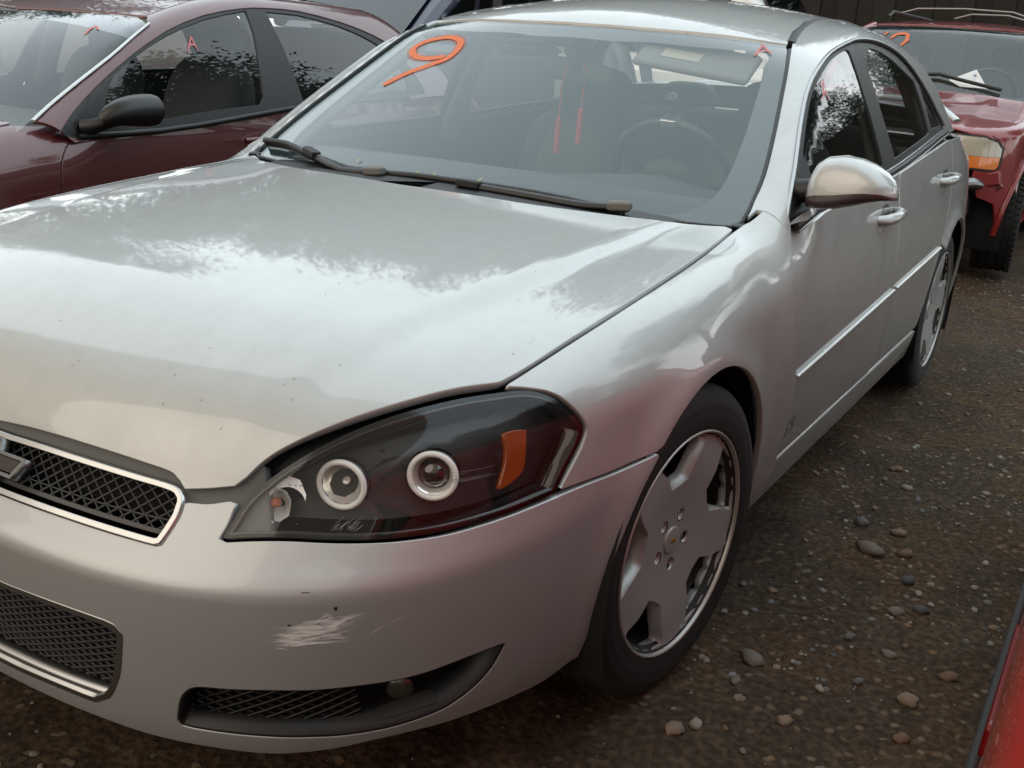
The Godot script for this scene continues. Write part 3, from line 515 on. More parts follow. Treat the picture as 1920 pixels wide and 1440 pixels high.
const P_M_FRAME := [-0.6546, -0.0455, -0.692, -0.0307, -0.7391, -0.0135, -0.8148, 0.0108, -0.9035, 0.0385, -0.9953, 0.0667, -1.089, 0.0968, -1.181, 0.1305, -1.264, 0.1627, -1.322, 0.1842, -1.371, 0.2027, -1.431, 0.2596, -1.74, 0.3024, -2.139, 0.289, -2.628, 0.2154, -2.96, 0.172, -3.177, 0.0874, -3.314, -0.177, -3.383, -0.3482, -3.33, -0.3643, -3.133, -0.3493, -2.935, -0.3383, -2.737, -0.3255, -2.539, -0.3108, -2.341, -0.2951, -2.144, -0.2784, -1.946, -0.2607, -1.747, -0.2484, -1.547, -0.2385, -1.347, -0.2273, -1.147, -0.215, -0.9491, -0.1953, -0.7521, -0.1682]
const P_M_FRONT_GLASS := [-0.7502, 0.8879, -0.7672, 0.9309, -0.7895, 0.9748, -0.8215, 1.023, -0.8677, 1.07, -0.9356, 1.108, -1.019, 1.144, -1.115, 1.185, -1.223, 1.226, -1.339, 1.262, -1.466, 1.296, -1.606, 1.322, -1.757, 1.347, -1.74, 1.255, -1.686, 1.121, -1.648, 0.9877, -1.608, 0.9504, -1.458, 0.9416, -1.313, 0.9314, -1.159, 0.9155, -1.016, 0.9006, -0.8997, 0.8926, -0.7935, 0.8867]
const P_M_REAR_GLASS := [-1.886, 1.347, -1.993, 1.347, -2.108, 1.344, -2.247, 1.329, -2.385, 1.308, -2.498, 1.282, -2.587, 1.255, -2.638, 1.235, -2.674, 1.217, -2.8, 1.1, -2.8, 1.02, -2.78, 1.004, -2.654, 0.9981, -2.529, 0.9929, -2.403, 0.9877, -2.277, 0.9826, -2.151, 0.9774, -2.026, 0.9722, -1.9, 0.967]
const P_MC0 := [-1.297, 1.167, -1.308, 1.18, -1.319, 1.194, -1.333, 1.209, -1.347, 1.224]
const P_MC1 := [-1.347, 1.224, -1.346, 1.212, -1.346, 1.199, -1.349, 1.185, -1.353, 1.17]
const P_MC2 := [-1.31, 1.188, -1.323, 1.19, -1.336, 1.192, -1.345, 1.191, -1.352, 1.189]
const P_MD0 := [0.5814, 1.423, 0.5718, 1.447, 0.5629, 1.47, 0.5577, 1.489, 0.5536, 1.507]
const P_MD1 := [0.5536, 1.507, 0.5625, 1.503, 0.5722, 1.498, 0.5849, 1.49, 0.5982, 1.481]
const Q_WIPER_LONG := [-0.2382, 0.9402, -0.3638, -0.158, 0.9451, -0.365, -0.0826, 0.9488, -0.3672, -0.0204, 0.95, -0.3676, 0.0509, 0.95, -0.3681, 0.1588, 0.9498, -0.3727, 0.2655, 0.948, -0.3798, 0.3456, 0.944, -0.3839, 0.4116, 0.9392, -0.3868, 0.4643, 0.9343, -0.3887, 0.511, 0.9292, -0.3904]
const Q_WIPER_SHORT := [-0.7495, 0.9651, -0.5158, -0.6887, 0.9676, -0.5008, -0.6302, 0.968, -0.4846, -0.5778, 0.9633, -0.4629, -0.5172, 0.9566, -0.4372, -0.4295, 0.9495, -0.4072, -0.344, 0.9425, -0.3811, -0.2819, 0.9373, -0.3639, -0.2271, 0.9326, -0.35]
const Q_ARM_LONG := [0.0982, 0.9494, -0.3455, 0.1948, 0.9471, -0.3478, 0.2814, 0.9445, -0.3525, 0.3511, 0.9415, -0.3572, 0.4089, 0.9396, -0.3637, 0.454, 0.9411, -0.3748, 0.4939, 0.9438, -0.3875]
const Q_ARM_SHORT := [-0.4759, 0.961, -0.4122, -0.3914, 0.9481, -0.3748, -0.317, 0.9391, -0.3482, -0.2594, 0.941, -0.3441, -0.2079, 0.9463, -0.3477]


var imp: Car
var M := {}
var C_HOOD: Chart
var C_WRAP: Chart
var C_SIDE: Chart
var C_FEND: Chart
var C_WS: Chart
var C_PILL: Chart
var C_TOP: Chart
var C_BACK: Chart
var rng := RandomNumberGenerator.new()

func _ready() -> void:
	rng.seed = 7
	var cam := Camera3D.new()
	cam.name = "camera"
	cam.position = Vector3(1.581, 1.312, 1.979)
	cam.basis = Basis.from_euler(Vector3(-0.30965, 0.51566, 0.07162))
	cam.fov = 39.12
	cam.near = 0.05
	cam.far = 400.0
	add_child(cam)
	cam.current = true
	var we := WorldEnvironment.new()
	we.name = "world"
	var env := Environment.new()
	env.background_mode = Environment.BG_SKY
	var sky := Sky.new()
	var sm := ProceduralSkyMaterial.new()
	sm.sky_top_color = Color(0.71, 0.755, 0.78)
	sm.sky_horizon_color = Color(0.83, 0.835, 0.82)
	sm.sky_curve = 0.2
	sm.ground_bottom_color = Color(0.2, 0.18, 0.16)
	sm.ground_horizon_color = Color(0.4, 0.38, 0.36)
	sky.sky_material = sm
	env.sky = sky
	env.background_energy_multiplier = 1.5
	env.tonemap_mode = Environment.TONE_MAPPER_LINEAR
	env.tonemap_exposure = 2.65
	env.sdfgi_enabled = true
	env.ssao_enabled = true
	env.ssil_enabled = true
	we.environment = env
	add_child(we)
	var sun := DirectionalLight3D.new()
	sun.name = "sun"
	sun.light_energy = 0.16
	sun.light_color = Color(1.0, 0.95, 0.88)
	sun.light_angular_distance = 60.0
	sun.shadow_enabled = true
	sun.basis = Basis.looking_at(Vector3(0.30, -0.46, -0.83).normalized())
	add_child(sun)
	materials()
	ground()
	wall()
	impala()
	neighbours()
	trees()

func materials() -> void:
	M.silver = mat(Color(0.68, 0.682, 0.676), 0.36, 0.70, {"coat": 1.0, "cr": 0.045})
	M.silver.roughness_texture = smudges()
	M.silver.roughness_texture_channel = BaseMaterial3D.TEXTURE_CHANNEL_RED
	M.silver.roughness = 0.60
	M.silver.albedo_texture = specks()
	M.silver.uv1_triplanar = true
	M.silver.uv1_scale = Vector3(0.9, 0.9, 0.9)
	M.bumper = mat(Color(1, 1, 1), 0.48, 1.0, {"coat": 1.0, "cr": 0.045})
	var sc := scuffs()
	M.bumper.albedo_texture = sc[0]
	M.bumper.metallic_texture = sc[1]
	M.bumper.metallic_texture_channel = BaseMaterial3D.TEXTURE_CHANNEL_RED
	M.bumper.clearcoat_texture = sc[1]
	M.bumper.uv1_scale = Vector3(0.4, 2.0, 1)
	M.bumper.uv1_offset = Vector3(0.5, -0.3, 0)
	M.black = mat(Color(0.018, 0.018, 0.02), 0.5)
	M.gloss = mat(Color(0.02, 0.02, 0.022), 0.12)
	M.trim = mat(Color(0.032, 0.032, 0.036), 0.5)
	M.chrome = mat(Color(0.70, 0.70, 0.70), 0.2, 0.9)
	M.satin = mat(Color(0.62, 0.62, 0.62), 0.3, 1.0)
	M.alloy = mat(Color(0.60, 0.605, 0.60), 0.38, 0.35)
	M.edge = mat(Color(0.42, 0.42, 0.42), 0.3, 0.9)
	M.lip = mat(Color(0.62, 0.61, 0.59), 0.35, 0.5)
	M.signal = mat(Color(0.88, 0.88, 0.87), 0.3, 0.0)
	M.tyre = mat(Color(0.07, 0.067, 0.064), 0.75)
	M.dark = mat(Color(0.015, 0.015, 0.016), 0.9)
	M.rust = mat(Color(0.10, 0.09, 0.085), 0.6, 0.4)
	M.glass = mat(Color(0.48, 0.64, 0.65), 0.0, 0.0, {"alpha": 0.10})
	M.tint = mat(Color(0.05, 0.07, 0.07), 0.02, 0.0, {"alpha": 0.45})
	M.lens = mat(Color(0.7, 0.72, 0.72), 0.0, 0.0, {"alpha": 0.005, "spec": 0.40})
	M.amber = mat(Color(0.62, 0.24, 0.03), 0.25)
	M.halo = mat(Color(0.88, 0.88, 0.87), 0.12, 0.0, {"alpha": 0.8})
	M.mirror = mat(Color(0.90, 0.90, 0.88), 0.2, 0.6)
	M.projector = mat(Color(0.05, 0.055, 0.06), 0.03, 0.0, {"coat": 1.0})
	M.amber_rib = mat(Color(0.46, 0.19, 0.02), 0.3)
	M.scratch = mat(Color(0.42, 0.42, 0.42), 0.8)
	M.gunmetal = mat(Color(0.22, 0.20, 0.19), 0.4, 0.7)
	M.gold = mat(Color(0.72, 0.55, 0.22), 0.4, 0.8)
	M.foglens = mat(Color(0.20, 0.20, 0.17), 0.25, 0.0, {"coat": 1.0})
	M.dusty = mat(Color(0.17, 0.16, 0.145), 0.9)
	M.support = mat(Color(0.30, 0.30, 0.29), 0.6)
	M.inner = mat(Color(0.13, 0.135, 0.14), 0.7)
	M.dash = mat(Color(0.16, 0.165, 0.17), 0.75)
	M.wheelrim = mat(Color(0.10, 0.10, 0.105), 0.35)
	M.cloth = mat(Color(0.24, 0.255, 0.265), 0.9)
	M.cloth2 = mat(Color(0.33, 0.345, 0.345), 0.9)
	M.liner = mat(Color(0.40, 0.415, 0.40), 0.9)
	M.label = mat(Color(0.58, 0.57, 0.52), 0.6)
	M.red = mat(Color(0.56, 0.05, 0.09), 0.7)
	M.spray = mat(Color(0.78, 0.43, 0.29), 0.85)
	M.spray_soft = mat(Color(0.74, 0.40, 0.28), 0.8, 0.0, {"alpha": 0.25})
	M.pink = mat(Color(0.74, 0.46, 0.46), 0.8)
	M.leafbit = mat(Color(0.62, 0.62, 0.36), 0.8)
	M.wiper = mat(Color(0.085, 0.08, 0.075), 0.45)
	M.worn = mat(Color(0.38, 0.37, 0.35), 0.5)
	M.cup = mat(Color(0.50, 0.49, 0.48), 0.36, 0.85, {"coat": 1.0})
	M.mirror_low = mat(Color(0.25, 0.20, 0.20), 0.4, 0.3, {"coat": 0.6})
	M.maroon = mat(Color(0.29, 0.068, 0.074), 0.40, 0.25, {"coat": 1.0})
	M.bright_red = mat(Color(0.78, 0.08, 0.03), 0.4, 0.0, {"coat": 1.0})
	M.suv_red = mat(Color(0.46, 0.045, 0.055), 0.45, 0.2, {"coat": 1.0})
	M.blue = mat(Color(0.035, 0.05, 0.16), 0.4, 0.3, {"coat": 1.0})
	M.white = mat(Color(0.86, 0.87, 0.86), 0.4, 0.0, {"coat": 1.0})
	M.strip = mat(Color(0.075, 0.073, 0.07), 0.7)
	M.marker = mat(Color(0.35, 0.02, 0.02), 0.2)
	M.tint2 = mat(Color(0.06, 0.10, 0.09), 0.0, 0.0, {"alpha": 0.16})
	M.glass2 = mat(Color(0.45, 0.55, 0.56), 0.0, 0.0, {"alpha": 0.05})
	M.band = mat(Color(0.12, 0.16, 0.24), 0.05, 0.0, {"alpha": 0.5})
	M.bright_trim = mat(Color(0.74, 0.76, 0.76), 0.35, 0.4)
	M.bar = mat(Color(0.55, 0.56, 0.55), 0.4, 0.5)
	M.mesh = mat(Color(0.13, 0.13, 0.135), 0.5)
	M.mirror_black = mat(Color(0.06, 0.058, 0.055), 0.38)
	M.frosted = mat(Color(0.62, 0.60, 0.54), 0.25, 0.0, {"coat": 1.0})
	M.amber_lens = mat(Color(0.80, 0.42, 0.06), 0.25, 0.0, {"coat": 1.0})
	M.chrome_worn = mat(Color(0.5, 0.5, 0.5), 0.3, 1.0)
	M.paper = mat(Color(0.82, 0.82, 0.82), 0.8)
	M.ink = mat(Color(0.35, 0.37, 0.5), 0.8)
	M.window_dark = mat(Color(0.03, 0.04, 0.045), 0.04)
	M.dirt = mat(Color(1, 1, 1), 0.9)
	M.dirt.vertex_color_use_as_albedo = true
	M.dirt.metallic_specular = 0.3
	M.dirt.albedo_texture = dirt_texture()
	M.dirt.heightmap_enabled = true
	M.dirt.heightmap_scale = 1.2
	M.dirt.heightmap_texture = M.dirt.albedo_texture
	M.grit = mat(Color(1, 1, 1), 0.8)
	M.grit.vertex_color_use_as_albedo = true
	M.straw = mat(Color(0.45, 0.38, 0.25), 0.8)
	M.leaf = mat(Color(1, 1, 1), 0.55)
	M.leaf.vertex_color_use_as_albedo = true
	M.leaf.backlight_enabled = true
	M.leaf.backlight = Color(0.3, 0.35, 0.15)
	M.bark = mat(Color(0.22, 0.19, 0.16), 0.9)
	M.clear = mat(Color(0.9, 0.9, 0.9), 0.18, 0.0, {"alpha": 0.25})

func smudges() -> ImageTexture:
	var n := 512
	var im := Image.create(n, n, false, Image.FORMAT_RGB8)
	var a := FastNoiseLite.new()
	a.seed = 31
	a.frequency = 0.012
	a.fractal_octaves = 5
	for y in n:
		for x in n:
			var k := 0.90 + 0.14 * a.get_noise_2d(absf(x - 256.0) * 1.3, absf(y - 256.0) * 1.3)
			im.set_pixel(x, y, Color(k, k, k))
	return ImageTexture.create_from_image(im)

func specks() -> ImageTexture:
	var n := 1024
	var im := Image.create(n, n, false, Image.FORMAT_RGB8)
	var a := FastNoiseLite.new()
	a.seed = 63
	a.frequency = 0.02
	a.fractal_octaves = 5
	for y in n:
		for x in n:
			var k := 0.965 + 0.022 * a.get_noise_2d(absf(x - 512.0), absf(y - 512.0)) + 0.02 * (rng.randf() - 0.5)
			im.set_pixel(x, y, Color(k, k, k * 0.995))
	for i in 150:
		var c := Color(.35, .32, .28) if i % 3 else Color(.12, .11, .10)
		var x := rng.randi() % n
		var y := rng.randi() % n
		var r := 0 if rng.randf() < 0.75 else 1
		for dx in range(-r, r + 1):
			for dy in range(-r, r + 1):
				im.set_pixel(posmod(x + dx, n), posmod(y + dy, n), im.get_pixel(posmod(x + dx, n), posmod(y + dy, n)).lerp(c, 0.7))
	return ImageTexture.create_from_image(im)

# the rubbed patch, the chips and the road dirt of the front bumper: colour, and where the bare metal flake still shows
func scuffs() -> Array:
	var w := 2048
	var h := 512
	var im := Image.create(w, h, false, Image.FORMAT_RGB8)
	var me := Image.create(w, h, false, Image.FORMAT_RGB8)
	var base := Color(0.655, 0.662, 0.662)
	im.fill(base)
	me.fill(Color(0.60, 0.60, 0.60))
	var a := FastNoiseLite.new()
	a.seed = 5
	a.frequency = 0.010
	a.fractal_octaves = 4
	for y in range(0, h):
		for x in w:
			var v := float(y) / h * 0.5 + 0.15
			var d := clampf((0.30 - v) * 5.0, 0, 1) * (0.30 + 0.5 * a.get_noise_2d(x, y))
			if d > 0.01:
				im.set_pixel(x, y, base.lerp(Color(0.36, 0.33, 0.29), clampf(d, 0, 0.6)))
				me.set_pixel(x, y, Color(0.60, 0.60, 0.60) * (1.0 - clampf(d, 0, 0.6)))
	var line := func(u: float, v: float, du: float, dv: float, c: Color, k: float, wide: int) -> void:
		var m := 60
		for i in m:
			var t := float(i) / m
			var x := int((u + du * t + 1.25) / 2.5 * w)
			var y := int((v + dv * t + 0.003 * sin(t * 3.0) - 0.15) / 0.5 * h)
			var q := k * (1.0 - absf(t * 2 - 1) * 0.5) * rng.randf_range(.5, 1.0)
			for e in wide:
				if y + e < 0 or y + e >= h or x < 0 or x >= w: continue
				im.set_pixel(x, y + e, im.get_pixel(x, y + e).lerp(c, q))
				me.set_pixel(x, y + e, me.get_pixel(x, y + e).lerp(Color(0.1, 0.1, 0.1), q))
	var b := FastNoiseLite.new()
	b.seed = 8
	b.frequency = 0.05
	b.fractal_octaves = 3
	for x in range(int((0.52 + 1.25) / 2.5 * w), int((0.64 + 1.25) / 2.5 * w)):
		for y in range(int((0.40 - 0.15) / 0.5 * h), int((0.56 - 0.15) / 0.5 * h)):
			var u := float(x) / w * 2.5 - 1.25
			var v := float(y) / h * 0.5 + 0.15
			var e := 1.0 - Vector2((u - 0.578) / 0.052, (v - 0.446 - (u - 0.578) * 0.28) / 0.022).length()
			var k := clampf(smoothstep(0.0, 0.5, e) * 0.75 + (b.get_noise_2d(x * 0.55, (y - x * 0.12) * 2.6)) * 1.5 - 0.15, 0, 1) * smoothstep(-0.05, 0.25, e)
			var e2 := 1.0 - Vector2((u - 0.592) / 0.042, (v - 0.535) / 0.024).length()
			k = maxf(k, 0.16 * smoothstep(0.0, 0.2, e2) * (0.6 + b.get_noise_2d(x * 0.3, y * 0.3)))
			if k > 0.02:
				im.set_pixel(x, y, im.get_pixel(x, y).lerp(Color(0.86, 0.86, 0.85), k * 0.75))
				me.set_pixel(x, y, me.get_pixel(x, y).lerp(Color(0.1, 0.1, 0.1), k * 0.8))
	for i in 50:
		var u := 0.535 + 0.075 * rng.randf()
		var v := 0.425 + 0.040 * rng.randf() + (u - 0.57) * 0.25
		line.call(u, v, 0.01 + 0.03 * rng.randf(), -0.004 + 0.012 * rng.randf(), Color(0.84, 0.84, 0.83), 0.28, 2)
	for i in 16:
		var u := 0.535 + 0.03 * rng.randf()
		line.call(u, 0.421 + 0.004 * rng.randf(), 0.03 + 0.05 * rng.randf(), 0.004, Color(0.9, 0.9, 0.9), 0.5, 1)
	for i in 10:
		line.call(0.60 + 0.02 * rng.randf(), 0.445 + 0.012 * rng.randf(), 0.03, 0.018, Color(0.9, 0.9, 0.9), 0.45, 1)
	line.call(0.655, 0.433, 0.022, 0.014, Color(0.9, 0.9, 0.9), 0.6, 1)
	line.call(0.68, 0.448, 0.02, 0.012, Color(0.88, 0.88, 0.88), 0.4, 1)
	for q in [[.611, .484, 3, 6], [.553, .459, 3, 3], [.57, .514, 9, 1]]:
		for i in q[2]:
			for j in q[3]:
				im.set_pixel(int((q[0] + 1.25) / 2.5 * w) + i, int((q[1] - 0.15) / 0.5 * h) + j, Color(0.03, 0.03, 0.03))
				me.set_pixel(int((q[0] + 1.25) / 2.5 * w) + i, int((q[1] - 0.15) / 0.5 * h) + j, Color(0, 0, 0))
	return [ImageTexture.create_from_image(im), ImageTexture.create_from_image(me)]

func lowf(p: Vector3) -> float: return imp.low(p)
func upf(p: Vector3) -> float: return imp.up(p)
# fender top and pillar foot share one skin: body and cabin joined smoothly near the windshield's foot
func footf(p: Vector3) -> float:
	var a := imp.low(p)
	var b := imp.up(p)
	var k := smoothstep(-0.32, -0.58, p.z)
	if k <= 0: return a
	return lerpf(a, -Car.smax(-Car.smax(a, p.y - 0.955, 0.03), -b, 0.06), k)
func framef(p: Vector3) -> float:
	var b := imp.up(p)
	var k := smoothstep(-0.86, -0.66, p.z)
	if k <= 0: return b
	return lerpf(b, -Car.smax(-Car.smax(imp.low(p), p.y - 0.955, 0.03), -b, 0.06), k)

func impala() -> void:
	imp = Car.new()
	imp.ww = Tab.new([.15, .25, .35, .45, .55, .62, .70, .80, .90, .97, 1.05], [.855, .885, .903, .914, .920, .921, .918, .908, .893, .880, .86])
	imp.bb = Tab.new([.12, .2, .28, .40, .49, .508, .522, .545, .585, .62, .68, .74, .80, .9], [1.15, 1.195, 1.215, 1.230, 1.236, 1.234, 1.226, 1.206, 1.174, 1.148, 1.118, 1.08, 1.0, .85])
	imp.rise = 0.085
	imp.hc = Tab.new([-4.2, -3.95, -3.6, -3.15, -2.9, -2.7, -1.0, -.8, -.65, -.5, -.2, .1, .4, .6, .75, .88, .97, 1.04], [.90, 1.03, 1.085, 1.10, 1.20, 1.50, 1.50, 1.25, 1.04, .985, .955, .927, .893, .862, .828, .785, .735, .67])
	imp.xl = Tab.new([-.5, .1, .6, .95], [.64, .60, .53, .44])
	var hz := Vector3(0, .848, .53)
	C_HOOD = Chart.new(Vector3.RIGHT, Vector3(0, -.53, .848), hz.normalized(), 1.5)
	C_WRAP = Chart.new(Vector3.RIGHT, Vector3.UP, Vector3.BACK, 1.7)
	C_WRAP.wrap = true
	C_SIDE = Chart.new(Vector3.BACK, Vector3.UP, Vector3.RIGHT, 1.2)
	C_FEND = Chart.new(Vector3.BACK, Vector3(-.6, .8, 0), Vector3(.8, .6, 0), 1.6)
	C_WS = Chart.new(Vector3.RIGHT, Vector3(0, .51, -.86), Vector3(0, .86, .51), 1.5)
	C_PILL = Chart.new(Vector3(0, -.19611614, .98058068), Vector3(-.71400555, .6865438, .13730876), Vector3(.70014, .70014, .140028), 1.8)
	C_TOP = Chart.new(Vector3.RIGHT, Vector3.BACK, Vector3.UP, 2.0)
	C_BACK = Chart.new(Vector3.RIGHT, Vector3.UP, Vector3.FORWARD, 4.5)
	var car := thing("silver_sedan", "silver four-door sedan with black headlight housings, parked in the middle of the yard", "car")
	var body := panel("hood", car, M.silver, lowf, C_HOOD, both(P_HOOD), {"gap": 0.0025, "depth": 0.02})
	var lamp := pts2(P_LAMP)
	var fog := pts2(P_FOG)
	var fogm := PackedVector2Array()
	for q in fog: fogm.append(Vector2(-q.x, q.y))
	var lg := both(P_LOWGRILLE)
	panel("front_bumper", car, M.bumper, lowf, C_WRAP, both(P_BUMPER), {"holes": [lg, fog, fogm], "gap": 0.001, "h": 0.016, "depth": 0.02})
	for s in [false, true]:
		panel("fender", car, M.silver, footf, C_FEND, pts2(P_FENDER), {"gap": 0.0015, "mirror": s})
		panel("front_door", car, M.silver, lowf, C_SIDE, pts2(P_FRONT_DOOR), {"gap": 0.003, "mirror": s, "h": 0.03})
		panel("rear_door", car, M.silver, lowf, C_SIDE, pts2(P_REAR_DOOR), {"gap": 0.003, "mirror": s, "h": 0.03})
		panel("rear_quarter_panel", car, M.silver, lowf, C_SIDE, pts2(P_QUARTER), {"gap": 0.002, "mirror": s, "h": 0.03})
		panel("rocker_panel", car, M.silver, lowf, C_SIDE, pts2(P_ROCKER), {"gap": 0.0, "mirror": s, "h": 0.04, "off": 0.004})
		panel("side_frame", car, M.silver, framef, C_PILL, pts2(P_SIDE_FRAME), {"gap": 0.001, "mirror": s, "holes": [pts2(P_OPENING)], "h": 0.025})
		var fr := pts2(P_OPENING_S)
		panel("window_frame", car, M.trim, upf, C_SIDE, fr, {"gap": 0.0, "off": -0.006, "mirror": s, "holes": [pts2(P_FRONT_GLASS), pts2(P_REAR_GLASS), pts2(P_QUARTER_GLASS)], "h": 0.03})
		for g in [P_FRONT_GLASS, P_REAR_GLASS, P_QUARTER_GLASS]:
			panel("side_window", car, M.tint, upf, C_SIDE, pts2(g), {"gap": -0.004, "off": -0.010, "mirror": s, "depth": 0.0, "h": 0.05})
		headlight(car, lamp, s)
	panel("roof", car, M.silver, upf, C_TOP, both(P_ROOF), {"gap": 0.001, "h": 0.03})
	var ws := both(P_WINDSHIELD)
	panel("windshield", car, M.glass, upf, C_WS, ws, {"gap": 0.002, "off": -0.004, "depth": 0.0, "h": 0.04})
	panel("windshield_border", car, M.gloss, upf, C_WS, ws, {"gap": 0.003, "off": -0.0075, "depth": 0.0, "h": 0.03, "holes": [both(P_FRIT)]})
	grilles(car, both(P_GRILLE), lg, fog, fogm)
	exterior(car)
	wheels(car)
	wipers(car)
	interior(car)



func along(d: Vector3, up := Vector3.UP) -> Basis:   # a basis whose x axis is d
	var x := d.normalized()
	var z := x.cross(up).normalized()
	return Basis(x, z.cross(x), z)

func turned(mb: Mb, b: Basis, at: Vector3) -> Mb:
	var w := Mb.new()
	w.add(mb, Transform3D(b, at))
	return w

func strokes(f: Callable, ch: Chart, pts: Array, width: float, off: float) -> Mb:
	var mb := Mb.new()
	var l := pts2(pts)
	var m := l.size()
	var rows := []
	for i in m:
		var d := (l[mini(i + 1, m - 1)] - l[maxi(i - 1, 0)]).normalized().orthogonal() * width * 0.5
		var w := 1.0 if i > 0 and i < m - 1 else 0.6
		var row := []
		for k in [-1.0, -0.4, 0.4, 1.0]:
			var q: Vector2 = l[i] + d * k * w
			var a := onto(f, ch, q.x, q.y, off)
			row.append(mb.p(a, slope(f, a)))
		rows.append(row)
	for i in m - 1:
		for k in 3: mb.quad(rows[i][k], rows[i + 1][k], rows[i + 1][k + 1], rows[i][k + 1])
	return mb

func v3(a: Array) -> Array:
	var r := []
	for i in range(0, a.size(), 3): r.append(Vector3(a[i], a[i + 1], a[i + 2]))
	return r

func flip_if(s: bool, mb: Mb) -> Mb:
	return mirrored(mb) if s else mb

func headlight(car: Node3D, lamp: PackedVector2Array, s: bool) -> void:
	var h := put("headlight", car, sheet(lowf, C_WRAP, lamp, {"off": -0.001, "holes": [inset(lamp, 0.007)], "depth": 0.05, "gap": 0.0, "mirror": s, "h": 0.015}), M.gloss)
	put("housing", h, sheet(lowf, C_WRAP, lamp, {"off": -0.05, "depth": 0.0, "gap": 0.002, "mirror": s}), M.black)
	put("lens", h, sheet(lowf, C_WRAP, lamp, {"off": 0.0005, "depth": 0.0, "gap": 0.005, "mirror": s, "h": 0.03}), M.lens)
	for k in 2:
		var at: Vector3 = [Vector3(0.611, 0.642, 0.774), Vector3(0.713, 0.653, 0.677)][k]
		var d := Vector3(0.30, 0.03, 0.95) if k == 0 else Vector3(0.42, 0.04, 0.9)
		var b := along(d)
		var ring := []
		for i in 40: ring.append(Vector3(0, cos(TAU * i / 40), sin(TAU * i / 40)) * 0.0365)
		put("halo_ring", h, flip_if(s, turned(Mb.new().tube(ring, 0.0048, 10, Vector3.RIGHT, 1.0, true), b, at)), M.halo)
		put("bezel", h, flip_if(s, turned(Mb.new().lathe([Vector2(.043, -.012), Vector2(.0425, -.004), Vector2(.040, -.001), Vector2(.0335, -.002), Vector2(.0325, -.02)], 40), b, at)), M.gloss)
		if k == 0:
			put("reflector", h, flip_if(s, turned(Mb.new().lathe([Vector2(.0, -.040), Vector2(.009, -.038), Vector2(.020, -.028), Vector2(.028, -.014), Vector2(.033, -.002)], 10, Vector3.ZERO, true), b, at)), M.mirror)
			put("bulb", h, flip_if(s, turned(Mb.new().ball(Vector3(-.022, 0, 0), Vector3(.012, .006, .006)), b, at)), M.mirror)
		else:
			put("reflector", h, flip_if(s, turned(Mb.new().lathe([Vector2(.025, -.014), Vector2(.028, -.006), Vector2(.033, -.001)], 30), b, at)), M.mirror)
			put("projector_lens", h, flip_if(s, turned(Mb.new().ball(Vector3(-.016, 0, 0), Vector3(.018, .024, .024)), b, at)), M.projector)
	var sb := along(Vector3(0.25, 0.0, 0.97))
	var sig := Vector3(0.535, 0.612, 0.842)
	put("turn_signal", h, flip_if(s, turned(Mb.new().lathe([Vector2(.0, -.03), Vector2(.012, -.027), Vector2(.022, -.016), Vector2(.030, .0)], 9, Vector3.ZERO, true), sb, sig)), M.signal)
	var patch := pts2([.486, .589, .552, .590, .560, .600, .562, .630, .552, .650, .534, .655, .516, .640, .500, .615])
	put("signal_reflector", h, sheet(lowf, C_WRAP, patch, {"off": -0.022, "depth": 0.0, "gap": 0.0, "h": 0.01, "mirror": s, "holes": [ring2(0.536, 0.612, 0.027, 0.027)]}), M.signal)
	var fac := Mb.new()
	for i in 9:
		var u := 0.494 + 0.0075 * i
		var top: float = lerpf(0.604, 0.648, clampf(i / 6.0, 0, 1))
		for k in 6:
			var v: float = lerpf(0.592, top, (k + 0.5) / 6.0)
			if Vector2(u - 0.536, v - 0.612).length() < 0.029: continue
			fac.ball(onto(lowf, C_WRAP, u, v, -0.022), Vector3(.0034, .0034, .002), 8, 5, 1.0, sb * Basis(Vector3.BACK, PI / 2))
	put("signal_facets", h, flip_if(s, fac), M.mirror).set_meta("kind", "stuff")
	put("signal_bulb", h, flip_if(s, turned(Mb.new().ball(Vector3(-.006, 0, 0), Vector3(.012, .0085, .0085)), sb, sig)), M.amber)
	put("side_reflector", h, sheet(lowf, C_WRAP, pts2(P_AMBER), {"off": -0.012, "depth": 0.012, "gap": 0.0, "h": 0.008, "mirror": s}), M.amber_rib)
	# light crossing scratches in the lens
	if not s:
		var sc := Mb.new()
		for i in 26:
			var u := 0.60 + rng.randf() * 0.035
			var v := 0.592 + rng.randf() * 0.012
			var l := 0.004 + rng.randf() * 0.008
			sc.add(strokes(lowf, C_WRAP, [u, v, u + l * 0.5, v + l * 0.35, u + l, v + l * 0.8], 0.0006, 0.001), Transform3D.IDENTITY)
		for i in 9:
			var u := 0.70 + rng.randf() * 0.1
			var v := 0.655 + rng.randf() * 0.025
			var l := 0.03 + rng.randf() * 0.05
			sc.add(strokes(lowf, C_WRAP, [u, v, u + l * 0.5, v + 0.001, u + l, v + 0.004], 0.0005, 0.001), Transform3D.IDENTITY)
		var k := put("lens_scratches", h, sc, M.scratch)
		k.set_meta("kind", "stuff")

func mesh_bars(poly: PackedVector2Array, off: float, step: float, ang: float, r: float) -> Mb:
	var mb := Mb.new()
	for s in [-1.0, 1.0]:
		var d := Vector2(cos(ang), sin(ang) * s)
		var nn := d.orthogonal()
		for k in range(-60, 61):
			var o := Vector2(0, 0.45) + nn * (k * step)
			for seg in Geometry2D.intersect_polyline_with_polygon(PackedVector2Array([o - d * 1.6, o + d * 1.6]), poly):
				var a: Vector2 = seg[0]
				var b: Vector2 = seg[seg.size() - 1]
				var c := maxi(1, ceili(a.distance_to(b) / 0.03))
				var pts := []
				for i in c + 1:
					var q := a.lerp(b, float(i) / c)
					pts.append(onto(lowf, C_WRAP, q.x, q.y, off + 0.0006 * s))
				mb.tube(pts, r, 4, Vector3.UP, 1.6)
	return mb

